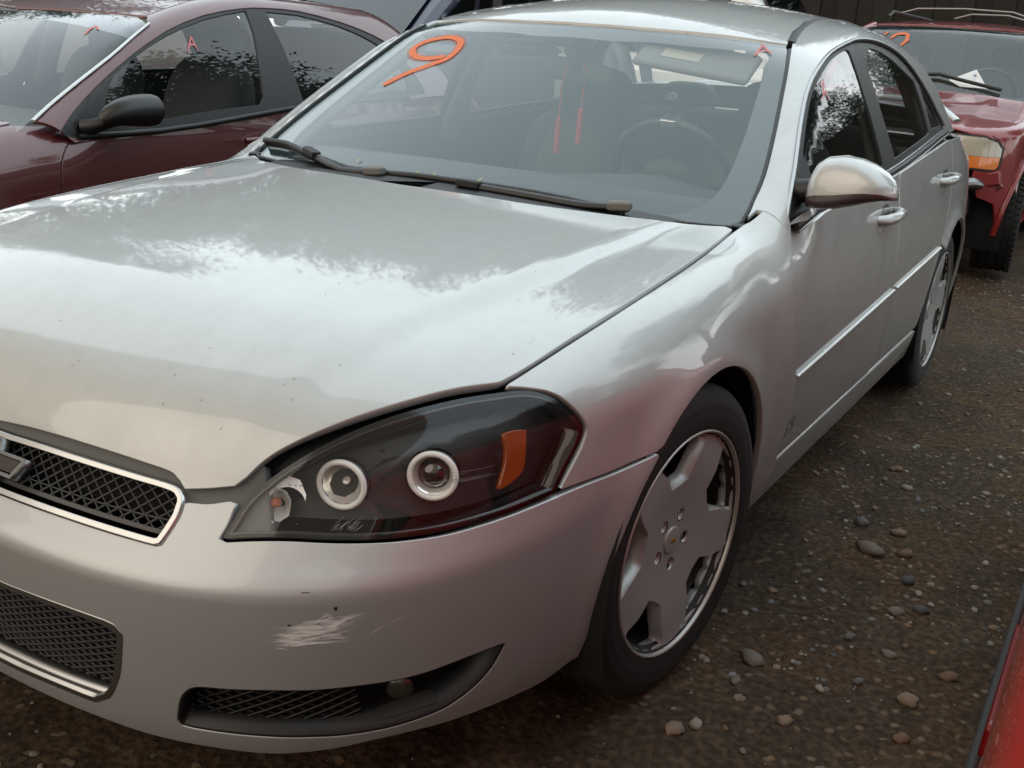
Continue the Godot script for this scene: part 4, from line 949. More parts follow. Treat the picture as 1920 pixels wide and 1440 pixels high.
func grilles(car: Node3D, gr: PackedVector2Array, lg: PackedVector2Array, fog: PackedVector2Array, fogm: PackedVector2Array) -> void:
	var u := put("upper_grille", car, sheet(lowf, C_WRAP, gr, {"off": 0.004, "holes": [inset(gr, 0.0055)], "gap": 0.0, "depth": 0.03, "h": 0.015}), M.chrome)
	put("backing", u, sheet(lowf, C_WRAP, gr, {"off": -0.055, "depth": 0.0, "gap": 0.0}), M.dark)
	var e := put("mesh_insert", u, mesh_bars(inset(gr, 0.006), -0.014, 0.0130, 0.62, 0.0015), M.mesh)
	e.set_meta("kind", "stuff")
	put("inner_frame", u, sheet(lowf, C_WRAP, inset(gr, 0.005), {"off": -0.011, "holes": [inset(gr, 0.0095)], "gap": 0.0, "depth": 0.01, "h": 0.015}), M.gloss)
	var bow := pts2([-.112, .586, -.052, .586, -.047, .570, .036, .570, .043, .586, .098, .586, .112, .614, .050, .614, .045, .630, -.036, .630, -.043, .614, -.098, .614])
	var em := put("emblem", u, sheet(lowf, C_WRAP, bow, {"off": 0.012, "gap": 0.006, "depth": 0.02, "h": 0.02}), M.gunmetal)
	put("emblem_border", em, sheet(lowf, C_WRAP, bow, {"off": 0.0135, "gap": 0.0, "holes": [inset(bow, 0.003)], "depth": 0.02, "h": 0.02}), M.edge)
	var l := put("lower_grille", car, sheet(lowf, C_WRAP, lg, {"off": 0.0015, "holes": [inset(lg, 0.007)], "gap": -0.001, "depth": 0.05, "h": 0.015}), M.satin)
	put("backing", l, sheet(lowf, C_WRAP, lg, {"off": -0.06, "depth": 0.0, "gap": 0.0}), M.dark)
	e = put("mesh_insert", l, mesh_bars(inset(lg, 0.005), -0.022, 0.0115, 0.42, 0.0018), M.mesh)
	e.set_meta("kind", "stuff")
	var sill := PackedVector2Array()
	for q in lg:
		if q.y < 0.30: sill.append(q)
	var lip := []
	for i in 21:
		var a := -0.30 + 0.03 * i
		lip.append(onto(lowf, C_WRAP, a, 0.262 + 0.006 * absf(a) / 0.3, -0.016))
	put("chrome_lip", l, Mb.new().tube(lip, 0.016, 10, Vector3.UP, 0.7), M.satin)
	for s in [false, true]:
		var f := put("fog_light_pocket", car, sheet(lowf, C_WRAP, fog, {"off": -0.055, "depth": 0.0, "gap": 0.0, "mirror": s}), M.black)
		put("pocket_wall", f, sheet(lowf, C_WRAP, fog, {"off": -0.002, "holes": [inset(fog, 0.004)], "gap": -0.001, "depth": 0.053, "h": 0.012, "mirror": s}), M.black)
		e = put("mesh_insert", f, flip_if(s, mesh_bars(Geometry2D.intersect_polygons(fog, pts2([.35, .2, .66, .2, .62, .4, .35, .4]))[0], -0.03, 0.014, 0.5, 0.002)), M.trim)
		e.set_meta("kind", "stuff")
		var at := Vector3(0.683, 0.272, 0.700)
		var b := along(Vector3(0.5, 0, 0.86))
		put("lamp_bezel", f, flip_if(s, turned(Mb.new().lathe([Vector2(.075, -.016), Vector2(.055, -.002), Vector2(.034, .004), Vector2(.028, .006), Vector2(.026, -.004)], 28), b, at + Vector3(-.035, 0, .0))), M.trim)
		put("fog_lamp", f, flip_if(s, turned(Mb.new().ball(Vector3.ZERO, Vector3(.010, .024, .024)), b, at)), M.foglens)
		put("pocket_floor", f, flip_if(s, Mb.new().tube([onto(lowf, C_WRAP, .44, .246, -.03), onto(lowf, C_WRAP, .55, .240, -.03), onto(lowf, C_WRAP, .66, .240, -.03), onto(lowf, C_WRAP, .76, .256, -.03)], 0.022, 8, Vector3.UP, 0.4)), M.dusty)

func exterior(car: Node3D) -> void:
	var hoodp := both(P_HOOD)
	# dark structure behind the panel gaps
	put("inner_structure", car, sheet(lowf, C_HOOD, hoodp, {"off": -0.05, "gap": -0.03, "depth": 0.0, "h": 0.05}), M.dark)
	put("radiator_support", car, sheet(lowf, C_WRAP, pts2([-.52, .58, .52, .58, .50, .668, -.50, .668]), {"off": -0.012, "gap": 0.0, "depth": 0.03, "h": 0.03, "holes": [inset(both(P_GRILLE), 0.004)]}), M.support)
	put("cowl", car, sheet(lowf, C_HOOD, both([0, -.80, 0, -.58, .35, -.62, .60, -.74, .745, -.86, .80, -.88, .80, -1.05, .4, -1.0]), {"off": -0.022, "gap": 0.0, "depth": 0.0, "h": 0.04}), M.trim)
	var under := Mb.new().box(Vector3(0, .24, -1.4), Vector3(.66, .05, 2.0), 0.02)
	under.box(Vector3(0, .45, .25), Vector3(.42, .20, .5), 0.02)
	put("underbody", car, under, M.dark)
	for s in [false, true]:
		for k in 2:
			var z := 0.0 if k == 0 else -2.807
			var lin_ := Mb.new().lathe([Vector2(.12, .50), Vector2(.385, .50), Vector2(.392, .60), Vector2(.392, .905)], 40, Vector3(0, .345, z), true, -2.0, 2.0)
			put("wheel_liner", car, flip_if(s, lin_), M.dark)
		put("door_trim", car, sheet(lowf, C_SIDE, pts2([-.62, .34, -2.55, .60, -2.62, 1.04, -1.7, .975, -.85, .935, -.62, .90]), {"off": -0.06, "gap": 0.0, "depth": 0.0, "h": 0.05, "mirror": s}), M.inner)
		# belt moulding, door moulding, chrome round the windows
		var belt := []
		for i in 14:
			var z: float = lerpf(-0.60, -2.86, i / 13.0)
			var y: float = beltline(z) + 0.006
			belt.append(onto(upf, C_SIDE, z, y, 0.006))
		put("belt_moulding", car, flip_if(s, Mb.new().tube(belt, 0.009, 8, Vector3.RIGHT, 1.0)), M.trim)
		var bc := []
		for q in belt: bc.append(q + Vector3(0.008, -0.011, 0))
		put("belt_chrome", car, flip_if(s, Mb.new().tube(bc, 0.0042, 6)), M.satin)
		var op := pts2(P_OPENING)
		var ch := []
		for i in op.size():
			var a := onto(upf, C_PILL, op[i].x, op[i].y, 0.001)
			if a.y > beltline(a.z) + 0.02: ch.append(a)
		put("window_chrome", car, flip_if(s, Mb.new().tube(ch, 0.0065, 6)), M.satin)
		var md := []
		for i in 8:
			var z: float = lerpf(-0.595, -1.655, i / 7.0)
			md.append(onto(lowf, C_SIDE, z, lerpf(.563, .612, i / 7.0), 0.004))
		put("door_moulding", car, flip_if(s, Mb.new().tube(md, 0.0085, 8, Vector3.UP, 0.6)), M.silver)
		md = []
		for i in 6:
			var z: float = lerpf(-1.685, -2.455, i / 5.0)
			md.append(onto(lowf, C_SIDE, z, lerpf(.613, .650, i / 5.0), 0.004))
		put("door_moulding", car, flip_if(s, Mb.new().tube(md, 0.0085, 8, Vector3.UP, 0.6)), M.silver)
		for k in 2:
			var hz := -1.49 if k == 0 else -2.51
			var hy := 0.872 if k == 0 else 0.912
			var hx := onto(lowf, C_SIDE, hz, hy, 0.0).x
			var cup := sheet(lowf, C_SIDE, ring2(hz + .02, hy, .055, .034), {"off": 0.0012, "gap": 0.0, "depth": 0.0, "h": 0.02})
			put("handle_cup", car, flip_if(s, cup), M.cup)
			var hd := put("door_handle", car, flip_if(s, Mb.new().tube([Vector3(hx - .005, hy - .008, hz + .115), Vector3(hx + .020, hy - .006, hz + .10), Vector3(hx + .034, hy - .002, hz + .05), Vector3(hx + .036, hy, hz), Vector3(hx + .032, hy + .002, hz - .06), Vector3(hx + .014, hy + .002, hz - .095), Vector3(hx - .01, hy + .002, hz - .105)], [.014, .017, .017, .016, .016, .015, .012], 10, Vector3.UP, 1.0)), M.silver)
			put("lock", hd, flip_if(s, Mb.new().lathe([Vector2(.011, 0), Vector2(.009, .006), Vector2(0, .007)], 14, Vector3(hx, hy - .04, hz + .09))), M.satin)
		# badges on the fender
		var bd := Mb.new()
		for j in 2: bd.add(sheet(lowf, C_SIDE, pts2([-.523 - .0 * j, .545 + .019 * j, -.497, .545 + .019 * j, -.497, .561 + .019 * j, -.523, .561 + .019 * j]), {"off": 0.003, "gap": 0.001, "depth": 0.004, "h": 0.02}), Transform3D.IDENTITY)
		put("fender_badge", car, flip_if(s, bd), M.gunmetal)
		var ss := Mb.new()
		for j in 2:
			var zz := -0.635 - 0.05 * j
			ss.add(strokes(lowf, C_SIDE, [zz - .018, .428, zz + .010, .430, zz + .016, .424, zz + .006, .414, zz - .006, .409, zz - .012, .401, zz - .003, .394, zz + .020, .395], 0.006, 0.002), Transform3D.IDENTITY)
		put("door_badge", car, flip_if(s, ss), M.cup)
		# roof ditch moulding
		var dt := []
		for q in [[.605, -1.215], [.577, -1.34], [.545, -1.55], [.532, -1.75], [.535, -2.0], [.543, -2.3], [.556, -2.55], [.585, -2.72]]:
			dt.append(onto(upf, C_TOP, q[0], q[1], -0.004))
		put("roof_moulding", car, flip_if(s, Mb.new().tube(dt, 0.015, 8, Vector3.UP, 0.55)), M.trim)
		# windshield pillar seal
		var wsl := pts2(P_WINDSHIELD)
		var seal := []
		for q in wsl:
			if q.x > 0.605 and q.y > 0.815: seal.append(onto(upf, C_WS, q.x + 0.004, q.y, -0.002))
		put("pillar_seal", car, flip_if(s, Mb.new().tube(seal, 0.006, 6)), M.black)
		put("glass_corner", car, flip_if(s, Mb.new().ball(Vector3(.768, .925, -.50), Vector3(.024, .007, .03), 14, 8)), M.black)
		if not s: door_mirror(car, s)
	# tail of the car
	put("trunk_lid", car, sheet(lowf, C_TOP, pts2([-.72, -3.70, .72, -3.70, .74, -3.15, .70, -2.92, -.70, -2.92, -.74, -3.15]), {"gap": 0.002, "h": 0.04}), M.silver)
	put("rear_fascia", car, sheet(lowf, C_BACK, pts2([-.885, .30, .885, .30, .885, .72, .74, .99, -.74, .99, -.885, .72]), {"gap": 0.002, "h": 0.05}), M.silver)
	put("spoiler", car, Mb.new().tube([Vector3(-.72, 1.08, -3.62), Vector3(-.6, 1.155, -3.68), Vector3(0, 1.165, -3.72), Vector3(.6, 1.155, -3.68), Vector3(.72, 1.08, -3.62)], [.03, .045, .045, .045, .03], 10, Vector3.UP, 0.35), M.silver)
	put("rear_window", car, sheet(upf, C_BACK, pts2([-.66, 1.09, .66, 1.09, .55, 1.36, -.55, 1.36]), {"gap": 0.0, "depth": 0.0, "h": 0.06, "off": -0.004}), M.glass)
	put("rear_window_frame", car, sheet(upf, C_BACK, pts2([-.72, 1.06, .72, 1.06, .60, 1.40, -.60, 1.40]), {"gap": 0.0, "depth": 0.01, "h": 0.05, "holes": [pts2([-.66, 1.09, .66, 1.09, .55, 1.36, -.55, 1.36])], "off": -0.002}), M.silver)
	# spray paint and yard marks on the glass
	put("spray_halo", car, strokes(upf, C_WS, P_NINE, 0.042, -0.0025), M.spray_soft)
	put("orange_number", car, strokes(upf, C_WS, P_NINE, 0.022, -0.0015), M.spray)
	var pa := Mb.new()
	for q in [P_PA0, P_PA1, P_PA2]: pa.add(strokes(upf, C_WS, q, 0.0065, -0.0015), Transform3D.IDENTITY)
	put("pink_letter", car, pa, M.pink)
	pa = Mb.new()
	for q in [P_PB0, P_PB1, P_PB2]: pa.add(strokes(upf, C_SIDE, q, 0.008, -0.007), Transform3D.IDENTITY)
	put("pink_letter", car, pa, M.pink)
	# rubber dashes and bits of dry leaf at the foot of the glass
	for a in [[.352, .845], [.395, .842], [.438, .838], [-.595, .872], [-.565, .868], [-.535, .864]]:
		put("glass_vent_mark", car, strokes(upf, C_WS, [a[0] - .017, a[1] + .001, a[0], a[1], a[0] + .017, a[1] - .001], 0.004, -0.001), M.black)
	for a in [[-.11, .838], [-.055, .838], [.085, .846], [-.33, .868]]:
		put("dry_leaf_bit", car, strokes(upf, C_WS, [a[0] - .004, a[1] - .006, a[0] + .001, a[1], a[0] + .003, a[1] + .006], 0.006, 0.001), M.leafbit)

func ring2(u: float, v: float, a: float, b: float) -> PackedVector2Array:
	var r := PackedVector2Array()
	for i in 24: r.append(Vector2(u + cos(TAU * i / 24) * a, v + sin(TAU * i / 24) * b))
	return r

func beltline(z: float) -> float:
	var xs := [-3.3, -2.9, -2.6, -1.7, -.8, -.58]
	var ys := [1.06, 1.062, 1.048, .985, .948, .918]
	for i in 5:
		if z <= xs[i + 1]: return lerpf(ys[i], ys[i + 1], clampf((z - xs[i]) / (xs[i + 1] - xs[i]), 0, 1))
	return ys[5]

func door_mirror(car: Node3D, s: bool) -> void:
	# shell: a loft of rounded sections along x, tallest near the door
	var mb := Mb.new()
	var lowp := Mb.new()
	var secs := [[.862, 1.026, .020, .028, .012], [.868, 1.055, .050, .054, .034], [.880, 1.078, .075, .070, .048], [.900, 1.092, .086, .078, .056], [.94, 1.099, .090, .084, .060], [.98, 1.095, .090, .085, .058], [1.01, 1.085, .084, .083, .052], [1.04, 1.069, .072, .074, .042], [1.058, 1.052, .054, .056, .028], [1.068, 1.038, .030, .032, .014], [1.071, 1.026, .006, .006, .004]]
	var rows := []
	var base := []
	for q in secs:
		var yb: float = lerpf(.967, 1.008, smoothstep(.90, 1.07, q[0]))
		var yt: float = q[1]
		var cy: float = lerpf(yb, yt, 0.30)
		var row := []
		for i in 25:
			var th := PI * i / 24
			var y: float = cy + (yt - cy) * Mb.sp(sin(th), 0.8)
			var z: float = -0.70 + q[3] * Mb.sp(cos(th), 0.8) * (1.0 if cos(th) > 0 else 0.35)
			row.append(Vector3(q[0], y, z))
		rows.append(row)
		var rw := []
		for i in 25:
			var th := PI * i / 24
			rw.append(Vector3(q[0], cy - (cy - yb) * Mb.sp(sin(th), 0.6), -0.70 + q[3] * Mb.sp(cos(th), 0.6) * (1.0 if cos(th) > 0 else 0.35)))
		base.append(rw)
	loft(mb, rows, Vector3(.96, 1.03, -.70))
	loft(lowp, base, Vector3(.96, 1.03, -.70))
	var m := put("door_mirror", car, flip_if(s, mb), M.silver)
	put("lower_cover", m, flip_if(s, lowp), M.mirror_low)
	put("arm", m, flip_if(s, Mb.new().tube([Vector3(.83, 1.0, -.70), Vector3(.86, 1.005, -.70), Vector3(.90, 1.01, -.70)], [.03, .03, .032], 12, Vector3.UP, 1.0)), M.trim)
	put("sail", m, sheet(upf, C_SIDE, pts2([-.60, .945, -.775, .955, -.80, .975, -.80, 1.10, -.77, 1.085]), {"off": -0.002, "gap": 0.0, "depth": 0.006, "mirror": s}), M.trim)

func loft(mb: Mb, rows: Array, mid: Vector3) -> void:
	var n := rows.size()
	var ids := []
	for i in n:
		var row := []
		var m: int = rows[i].size()
		for j in m:
			var a: Vector3 = rows[mini(i + 1, n - 1)][j] - rows[maxi(i - 1, 0)][j]
			var b: Vector3 = rows[i][mini(j + 1, m - 1)] - rows[i][maxi(j - 1, 0)]
			var nn := a.cross(b).normalized()
			if nn.dot(rows[i][j] - mid) < 0: nn = -nn
			row.append(mb.p(rows[i][j], nn, Vector2(float(j) / m, float(i) / n)))
		ids.append(row)
	for i in n - 1:
		for j in ids[i].size() - 1: mb.quad(ids[i][j], ids[i][j + 1], ids[i + 1][j + 1], ids[i + 1][j])

func wipers(car: Node3D) -> void:
	for k in 2:
		var blade := v3(Q_WIPER_LONG if k == 0 else Q_WIPER_SHORT)
		var arm := v3(Q_ARM_LONG if k == 0 else Q_ARM_SHORT)
		var w := put("wiper", car, Mb.new().tube(blade, 0.009, 6, Vector3(0, .86, .51), 1.1), M.trim)
		var bl := []
		for q in blade: bl.append(q - Vector3(0, .86, .51) * 0.012)
		put("rubber_blade", w, Mb.new().tube(bl, 0.006, 4, Vector3(0, .86, .51), 1.6), M.black)
		put("arm", w, Mb.new().tube(arm, 0.011, 8, Vector3(0, .86, .51), 0.7), M.wiper)
		put("clip", w, Mb.new().box(arm[0] + Vector3(0, .004, .002), Vector3(.034, .010, .014), 0.004, along(arm[1] - arm[0])), M.black)
		var e: Vector3 = arm[arm.size() - 1]
		put("pivot_cap", w, Mb.new().box(e + Vector3(.006, .003, .003), Vector3(.030, .013, .018), 0.008, along(arm[arm.size() - 1] - arm[arm.size() - 2])), M.worn)

func wheels(car: Node3D) -> void:
	var a := wheel(car, Vector3(0.79, 0.336, 0), -0.123, 0.12)
	var b := wheel(car, Vector3(0.785, 0.336, -2.807), 0.0, 0.5)
	for k in 2:
		var c: Node3D = [a, b][k].duplicate()
		c.name = numbered("wheel", car)
		car.add_child(c, true)
		c.position.x = -c.position.x
		c.rotation.y = PI + c.rotation.y

func interior(car: Node3D) -> void:
	put("cabin_floor", car, Mb.new().box(Vector3(0, .31, -1.8), Vector3(.80, .02, 1.2), 0.01), M.inner)
	var dash := Mb.new()
	var rows := []
	for q in [[-.38, .880], [-.50, .908], [-.65, .935], [-.80, .945], [-.90, .930], [-.94, .88], [-.92, .78], [-.86, .60]]:
		var row := []
		for i in 13:
			var x: float = lerpf(-.76, .76, i / 12.0)
			var hump: float = 0.045 * exp(-pow((x - .37) / .2, 2)) * smoothstep(-.7, -.85, q[0])
			row.append(Vector3(x, q[1] - .02 * x * x + hump, q[0] - .10 * x * x + hump * 0.5))
		rows.append(row)
	loft(dash, rows, Vector3(0, .5, -.5))
	put("dashboard", car, dash, M.dash)
	# steering wheel with a spinner knob
	var sc := Vector3(.36, .945, -1.05)
	var ax := Vector3(0, .42, -.90).normalized()
	var sb := along(ax)
	var ring := []
	for i in 48: ring.append(sc + sb * (Vector3(0, cos(TAU * i / 48), sin(TAU * i / 48)) * 0.185))
	var st := put("steering_wheel", car, Mb.new().tube(ring, 0.0155, 10, ax, 1.0, true), M.wheelrim)
	var hub := Mb.new().ball(sc - ax * .02, Vector3(.035, .075, .085), 24, 12, 0.7, sb)
	for q in [[0.0, 1.0], [0.0, -1.0], [-1.0, 0.35], [-1.0, -0.35]]:
		hub.tube([sc - ax * .02, sc + sb * (Vector3(0, q[0], q[1]).normalized() * 0.18)], 0.016, 8, ax, 0.5)
	put("hub", st, hub, M.inner)
	var kn := sc + sb * (Vector3(0, 1, 0.02) * 0.19)
	put("spinner_clamp", st, Mb.new().box(kn, Vector3(.022, .012, .026), 0.005, sb), M.chrome)
	put("spinner_stem", st, Mb.new().lathe([Vector2(.010, 0), Vector2(.013, .012), Vector2(.007, .02), Vector2(.007, .035)], 16, Vector3.ZERO).tube([Vector3(.03, 0, 0), Vector3(.036, 0, 0)], .008), M.chrome)
	var stem: MeshInstance3D = st.get_child(st.get_child_count() - 1)
	stem.transform = Transform3D(along(Vector3.UP), kn + Vector3(0, .008, 0))
	put("spinner_knob", st, Mb.new().ball(kn + Vector3(0, .058, 0), Vector3(.023, .023, .023)), M.gloss)
	put("column", car, Mb.new().tube([sc + ax * -.02, sc - ax * .3], .045, 14), M.inner)
	for k in 2:
		seat(car, Vector3(.37 if k == 0 else -.37, 0, -1.80))
	var bench := put("rear_bench", car, Mb.new().ball(Vector3(0, .72, -2.72), Vector3(.70, .36, .12), 28, 14, .5, Basis(Vector3.RIGHT, -0.35)), M.cloth)
	put("cushion", bench, Mb.new().ball(Vector3(0, .48, -2.42), Vector3(.70, .10, .30), 28, 12, .5), M.cloth)
	for k in 2: put("headrest", bench, Mb.new().ball(Vector3(.34 - .68 * k, 1.09, -2.86), Vector3(.13, .085, .06), 20, 12, .6), M.cloth)
	put("parcel_shelf", car, Mb.new().box(Vector3(0, 1.0, -3.0), Vector3(.68, .012, .18), 0.005), M.dash)
	put("headliner", car, sheet(upf, C_TOP, pts2([-.56, -2.7, .56, -2.7, .575, -1.30, .3, -1.26, -.3, -1.26, -.575, -1.30]), {"off": -0.035, "gap": 0.0, "depth": 0.0, "h": 0.08}), M.liner)
	for s in [false, true]:
		var b: Mb = Mb.new()
		var path := []
		for i in 7:
			var y: float = lerpf(.93, 1.37, i / 6.0)
			path.append(onto(upf, C_SIDE, lerpf(-1.64, -1.62, i / 6.0), y, -0.04))
		put("centre_pillar", car, flip_if(s, Mb.new().tube(path, [.075, .07, .06, .055, .05, .05, .055], 10, Vector3.RIGHT, 0.35)), M.liner)
		path = []
		for q in [[.70, .855], [.685, .95], [.665, 1.10], [.64, 1.25], [.61, 1.40], [.585, 1.52], [.565, 1.60]]:
			path.append(onto(upf, C_WS, q[0] + .035, q[1], -0.035))
		put("front_pillar_trim", car, flip_if(s, Mb.new().tube(path, 0.026, 8)), M.liner)
		path = []
		for i in 6:
			path.append(onto(upf, C_SIDE, lerpf(-2.62, -2.50, i / 5.0) - .02, lerpf(1.05, 1.33, i / 5.0), -0.05))
		put("rear_pillar_trim", car, flip_if(s, Mb.new().tube(path, 0.07, 10, Vector3.RIGHT, 0.4)), M.liner)
		path = []
		for i in 9:
			path.append(onto(upf, C_TOP, .60 - .02 * absf(i - 4.0) / 4.0, lerpf(-1.28, -2.68, i / 8.0), -0.045))
		put("roof_rail_trim", car, flip_if(s, Mb.new().tube(path, 0.03, 8)), M.liner)
		if not s: put("visor", car, flip_if(s, turned(Mb.new().box(Vector3.ZERO, Vector3(.175, .011, .072), 0.0105), Basis(Vector3(1, -.10, -.06).normalized(), Vector3(0, .86, .51), Vector3(.0, -.51, .86)).orthonormalized(), Vector3(.385, 1.285, -1.065))), M.liner)
	var st2 := Mb.new().box(Vector3(.345, 1.297, -1.052), Vector3(.058, .0008, .022), 0.0003, Basis(Vector3(1, -.10, -.06).normalized(), Vector3(0, .86, .51), Vector3(.0, -.51, .86)).orthonormalized())
	put("visor_label", car, st2, M.label)
	var rm := put("inside_mirror", car, Mb.new().ball(Vector3(-.02, 1.225, -1.12), Vector3(.125, .036, .022), 28, 14, .6, Basis(Vector3.FORWARD, 0.10)), M.inner)
	put("stalk", rm, Mb.new().tube([Vector3(-.02, 1.23, -1.11), Vector3(-.02, 1.29, -1.05), Vector3(-.02, 1.32, -1.06)], .017, 10), M.inner)
	put("glass", rm, Mb.new().ball(Vector3(-.02, 1.225, -1.132), Vector3(.118, .030, .014), 28, 14, .6, Basis(Vector3.FORWARD, 0.10)), M.chrome)
	for k in 2:
		var top := Vector3(-.045 + .075 * k, 1.235, -1.09)
		var l: float = [.10, .065][k]
		var cord := put("tassel", car, Mb.new().tube([top + Vector3(.03 - .05 * k, .012, 0), top, top + Vector3(-.012 + .0 * k, -.06, .0), top + Vector3(-.014, -.06 - l, 0)], .0026, 6), M.red)
		var e := top + Vector3(-.014, -.06 - l, 0)
		put("knot", cord, Mb.new().ball(e, Vector3(.010, .010, .010), 12, 8), M.red)
		put("fringe", cord, Mb.new().tube([e, e - Vector3(0, .012, 0), e - Vector3(0, .03, 0), e - Vector3(0, .10, 0)], [.005, .0105, .0095, .011], 12), M.red)

func seat(car: Node3D, at: Vector3) -> void:
	var s := put("front_seat", car, Mb.new().ball(at + Vector3(0, .72, -.04), Vector3(.25, .36, .10), 32, 18, .55, Basis(Vector3.RIGHT, -0.28)), M.cloth)
	put("inset", s, Mb.new().ball(at + Vector3(0, .73, .0), Vector3(.155, .30, .085), 28, 16, .55, Basis(Vector3.RIGHT, -0.28)), M.cloth2)
	put("cushion", s, Mb.new().ball(at + Vector3(0, .47, .28), Vector3(.25, .11, .28), 28, 12, .5), M.cloth)
	put("headrest", s, Mb.new().ball(at + Vector3(0, 1.13, -.16), Vector3(.145, .095, .065), 24, 14, .6, Basis(Vector3.RIGHT, -0.15)), M.cloth)
func wheel(car: Node3D, at: Vector3, steer: float, phase: float) -> Node3D:
	var w := Node3D.new()
	w.name = numbered("wheel", car)
	car.add_child(w, true)
	w.position = at
	w.rotation.y = steer
	var prof := []
	for q in [[.228, .09], [.236, .106], [.247, .1135], [.256, .1165], [.2585, .1150], [.27, .1175], [.283, .1178], [.2855, .1160], [.297, .1168], [.306, .1148], [.3085, .1125], [.318, .1105], [.331, .101], [.3375, .09], [.339, .078], [.3395, .066], [.332, .064], [.332, .056], [.340, .054], [.3405, .03], [.333, .028], [.333, .02], [.341, .018], [.341, -.018], [.333, -.02], [.333, -.028], [.3405, -.03], [.340, -.054], [.332, -.056], [.332, -.064], [.339, -.066], [.335, -.092], [.31, -.113], [.25, -.114], [.228, -.09]]:
		prof.append(Vector2(q[0], q[1]))
	put("tyre", w, Mb.new().lathe(prof, 96), M.tyre)
	var ch := Chart.new(Vector3.BACK, Vector3.UP, Vector3.RIGHT, 0.2)
	var circle := PackedVector2Array()
	for i in 90: circle.append(Vector2(sin(TAU * i / 90), cos(TAU * i / 90)) * 0.2435)
	var holes := []
	for k in 5:
		var a := phase + TAU * k / 5
		var win := PackedVector2Array()
		for q in [[-.24, .138], [0, .131], [.24, .138], [.335, .185], [.42, .224], [.40, .2335], [.2, .2355], [0, .236], [-.2, .2355], [-.40, .2335], [-.42, .224], [-.335, .185]]:
			win.append(Vector2(sin(a + q[0]), cos(a + q[0])) * q[1])
		holes.append(win)
		var b := a + PI / 5
		var lug := PackedVector2Array()
		for i in 16: lug.append(Vector2(sin(b), cos(b)) * 0.0575 + Vector2(sin(TAU * i / 16), cos(TAU * i / 16)) * 0.0145)
		holes.append(lug)
	var face := func(p: Vector3) -> float:
		var r := Vector2(p.y, p.z).length()
		return p.x - (0.104 - 0.020 * (1.0 - smoothstep(0.03, 0.2, r)) + 0.004 * smoothstep(0.236, 0.24, r))
	put("rim", w, sheet(face, ch, circle, {"holes": holes, "gap": 0.0, "depth": 0.034, "h": 0.015}), M.alloy)
	put("rim_lip", w, Mb.new().lathe([Vector2(.2385, .104), Vector2(.2405, .113), Vector2(.2430, .116), Vector2(.2455, .1160), Vector2(.2475, .1130)], 64), M.lip)
	put("barrel", w, Mb.new().lathe([Vector2(.2362, .069), Vector2(.229, .055), Vector2(.222, .04), Vector2(.215, -.08), Vector2(.05, -.085)], 48), M.rust)
	put("brake_disc", w, Mb.new().lathe([Vector2(.165, .0), Vector2(.165, .02), Vector2(.09, .02), Vector2(.085, .035), Vector2(.0, .035)], 40, Vector3.ZERO, true), M.rust)
	for k in 5:
		var b := phase + TAU * (k + 0.5) / 5
		put("lug_hole", w, Mb.new().lathe([Vector2(.0142, .086), Vector2(.0138, .060), Vector2(.0, .059)], 16, Vector3(0, cos(b) * .0575, sin(b) * .0575)), M.rust)
		put("lug_nut", w, turned(Mb.new().lathe([Vector2(.0095, -.0), Vector2(.0095, .016), Vector2(.007, .021), Vector2(.0, .022)], 6, Vector3.ZERO, true), Basis.IDENTITY, Vector3(.058, cos(b) * .0575, sin(b) * .0575)), M.alloy)
	put("cap_emblem", w, Mb.new().box(Vector3(.0888, 0, 0), Vector3(.0012, .003, .010), 0.0006).box(Vector3(.0888, 0, 0), Vector3(.001, .0055, .004), 0.0005), M.gold)
	var vb := phase - 1.22 + 0.12
	put("valve", w, Mb.new().tube([Vector3(.06, cos(vb) * .212, sin(vb) * .212), Vector3(.098, cos(vb) * .200, sin(vb) * .200)], .0042, 8), M.black)
	put("centre_cap", w, Mb.new().lathe([Vector2(.031, .078), Vector2(.0305, .0855), Vector2(.027, .088), Vector2(.0, .089)], 32), M.alloy)
	return w


var maroon: Car
var suv: Car
func mlow(p: Vector3) -> float: return maroon.low(p)
func mup(p: Vector3) -> float: return maroon.up(p)
func slow(p: Vector3) -> float: return suv.low(p)
func sup(p: Vector3) -> float: return suv.up(p)

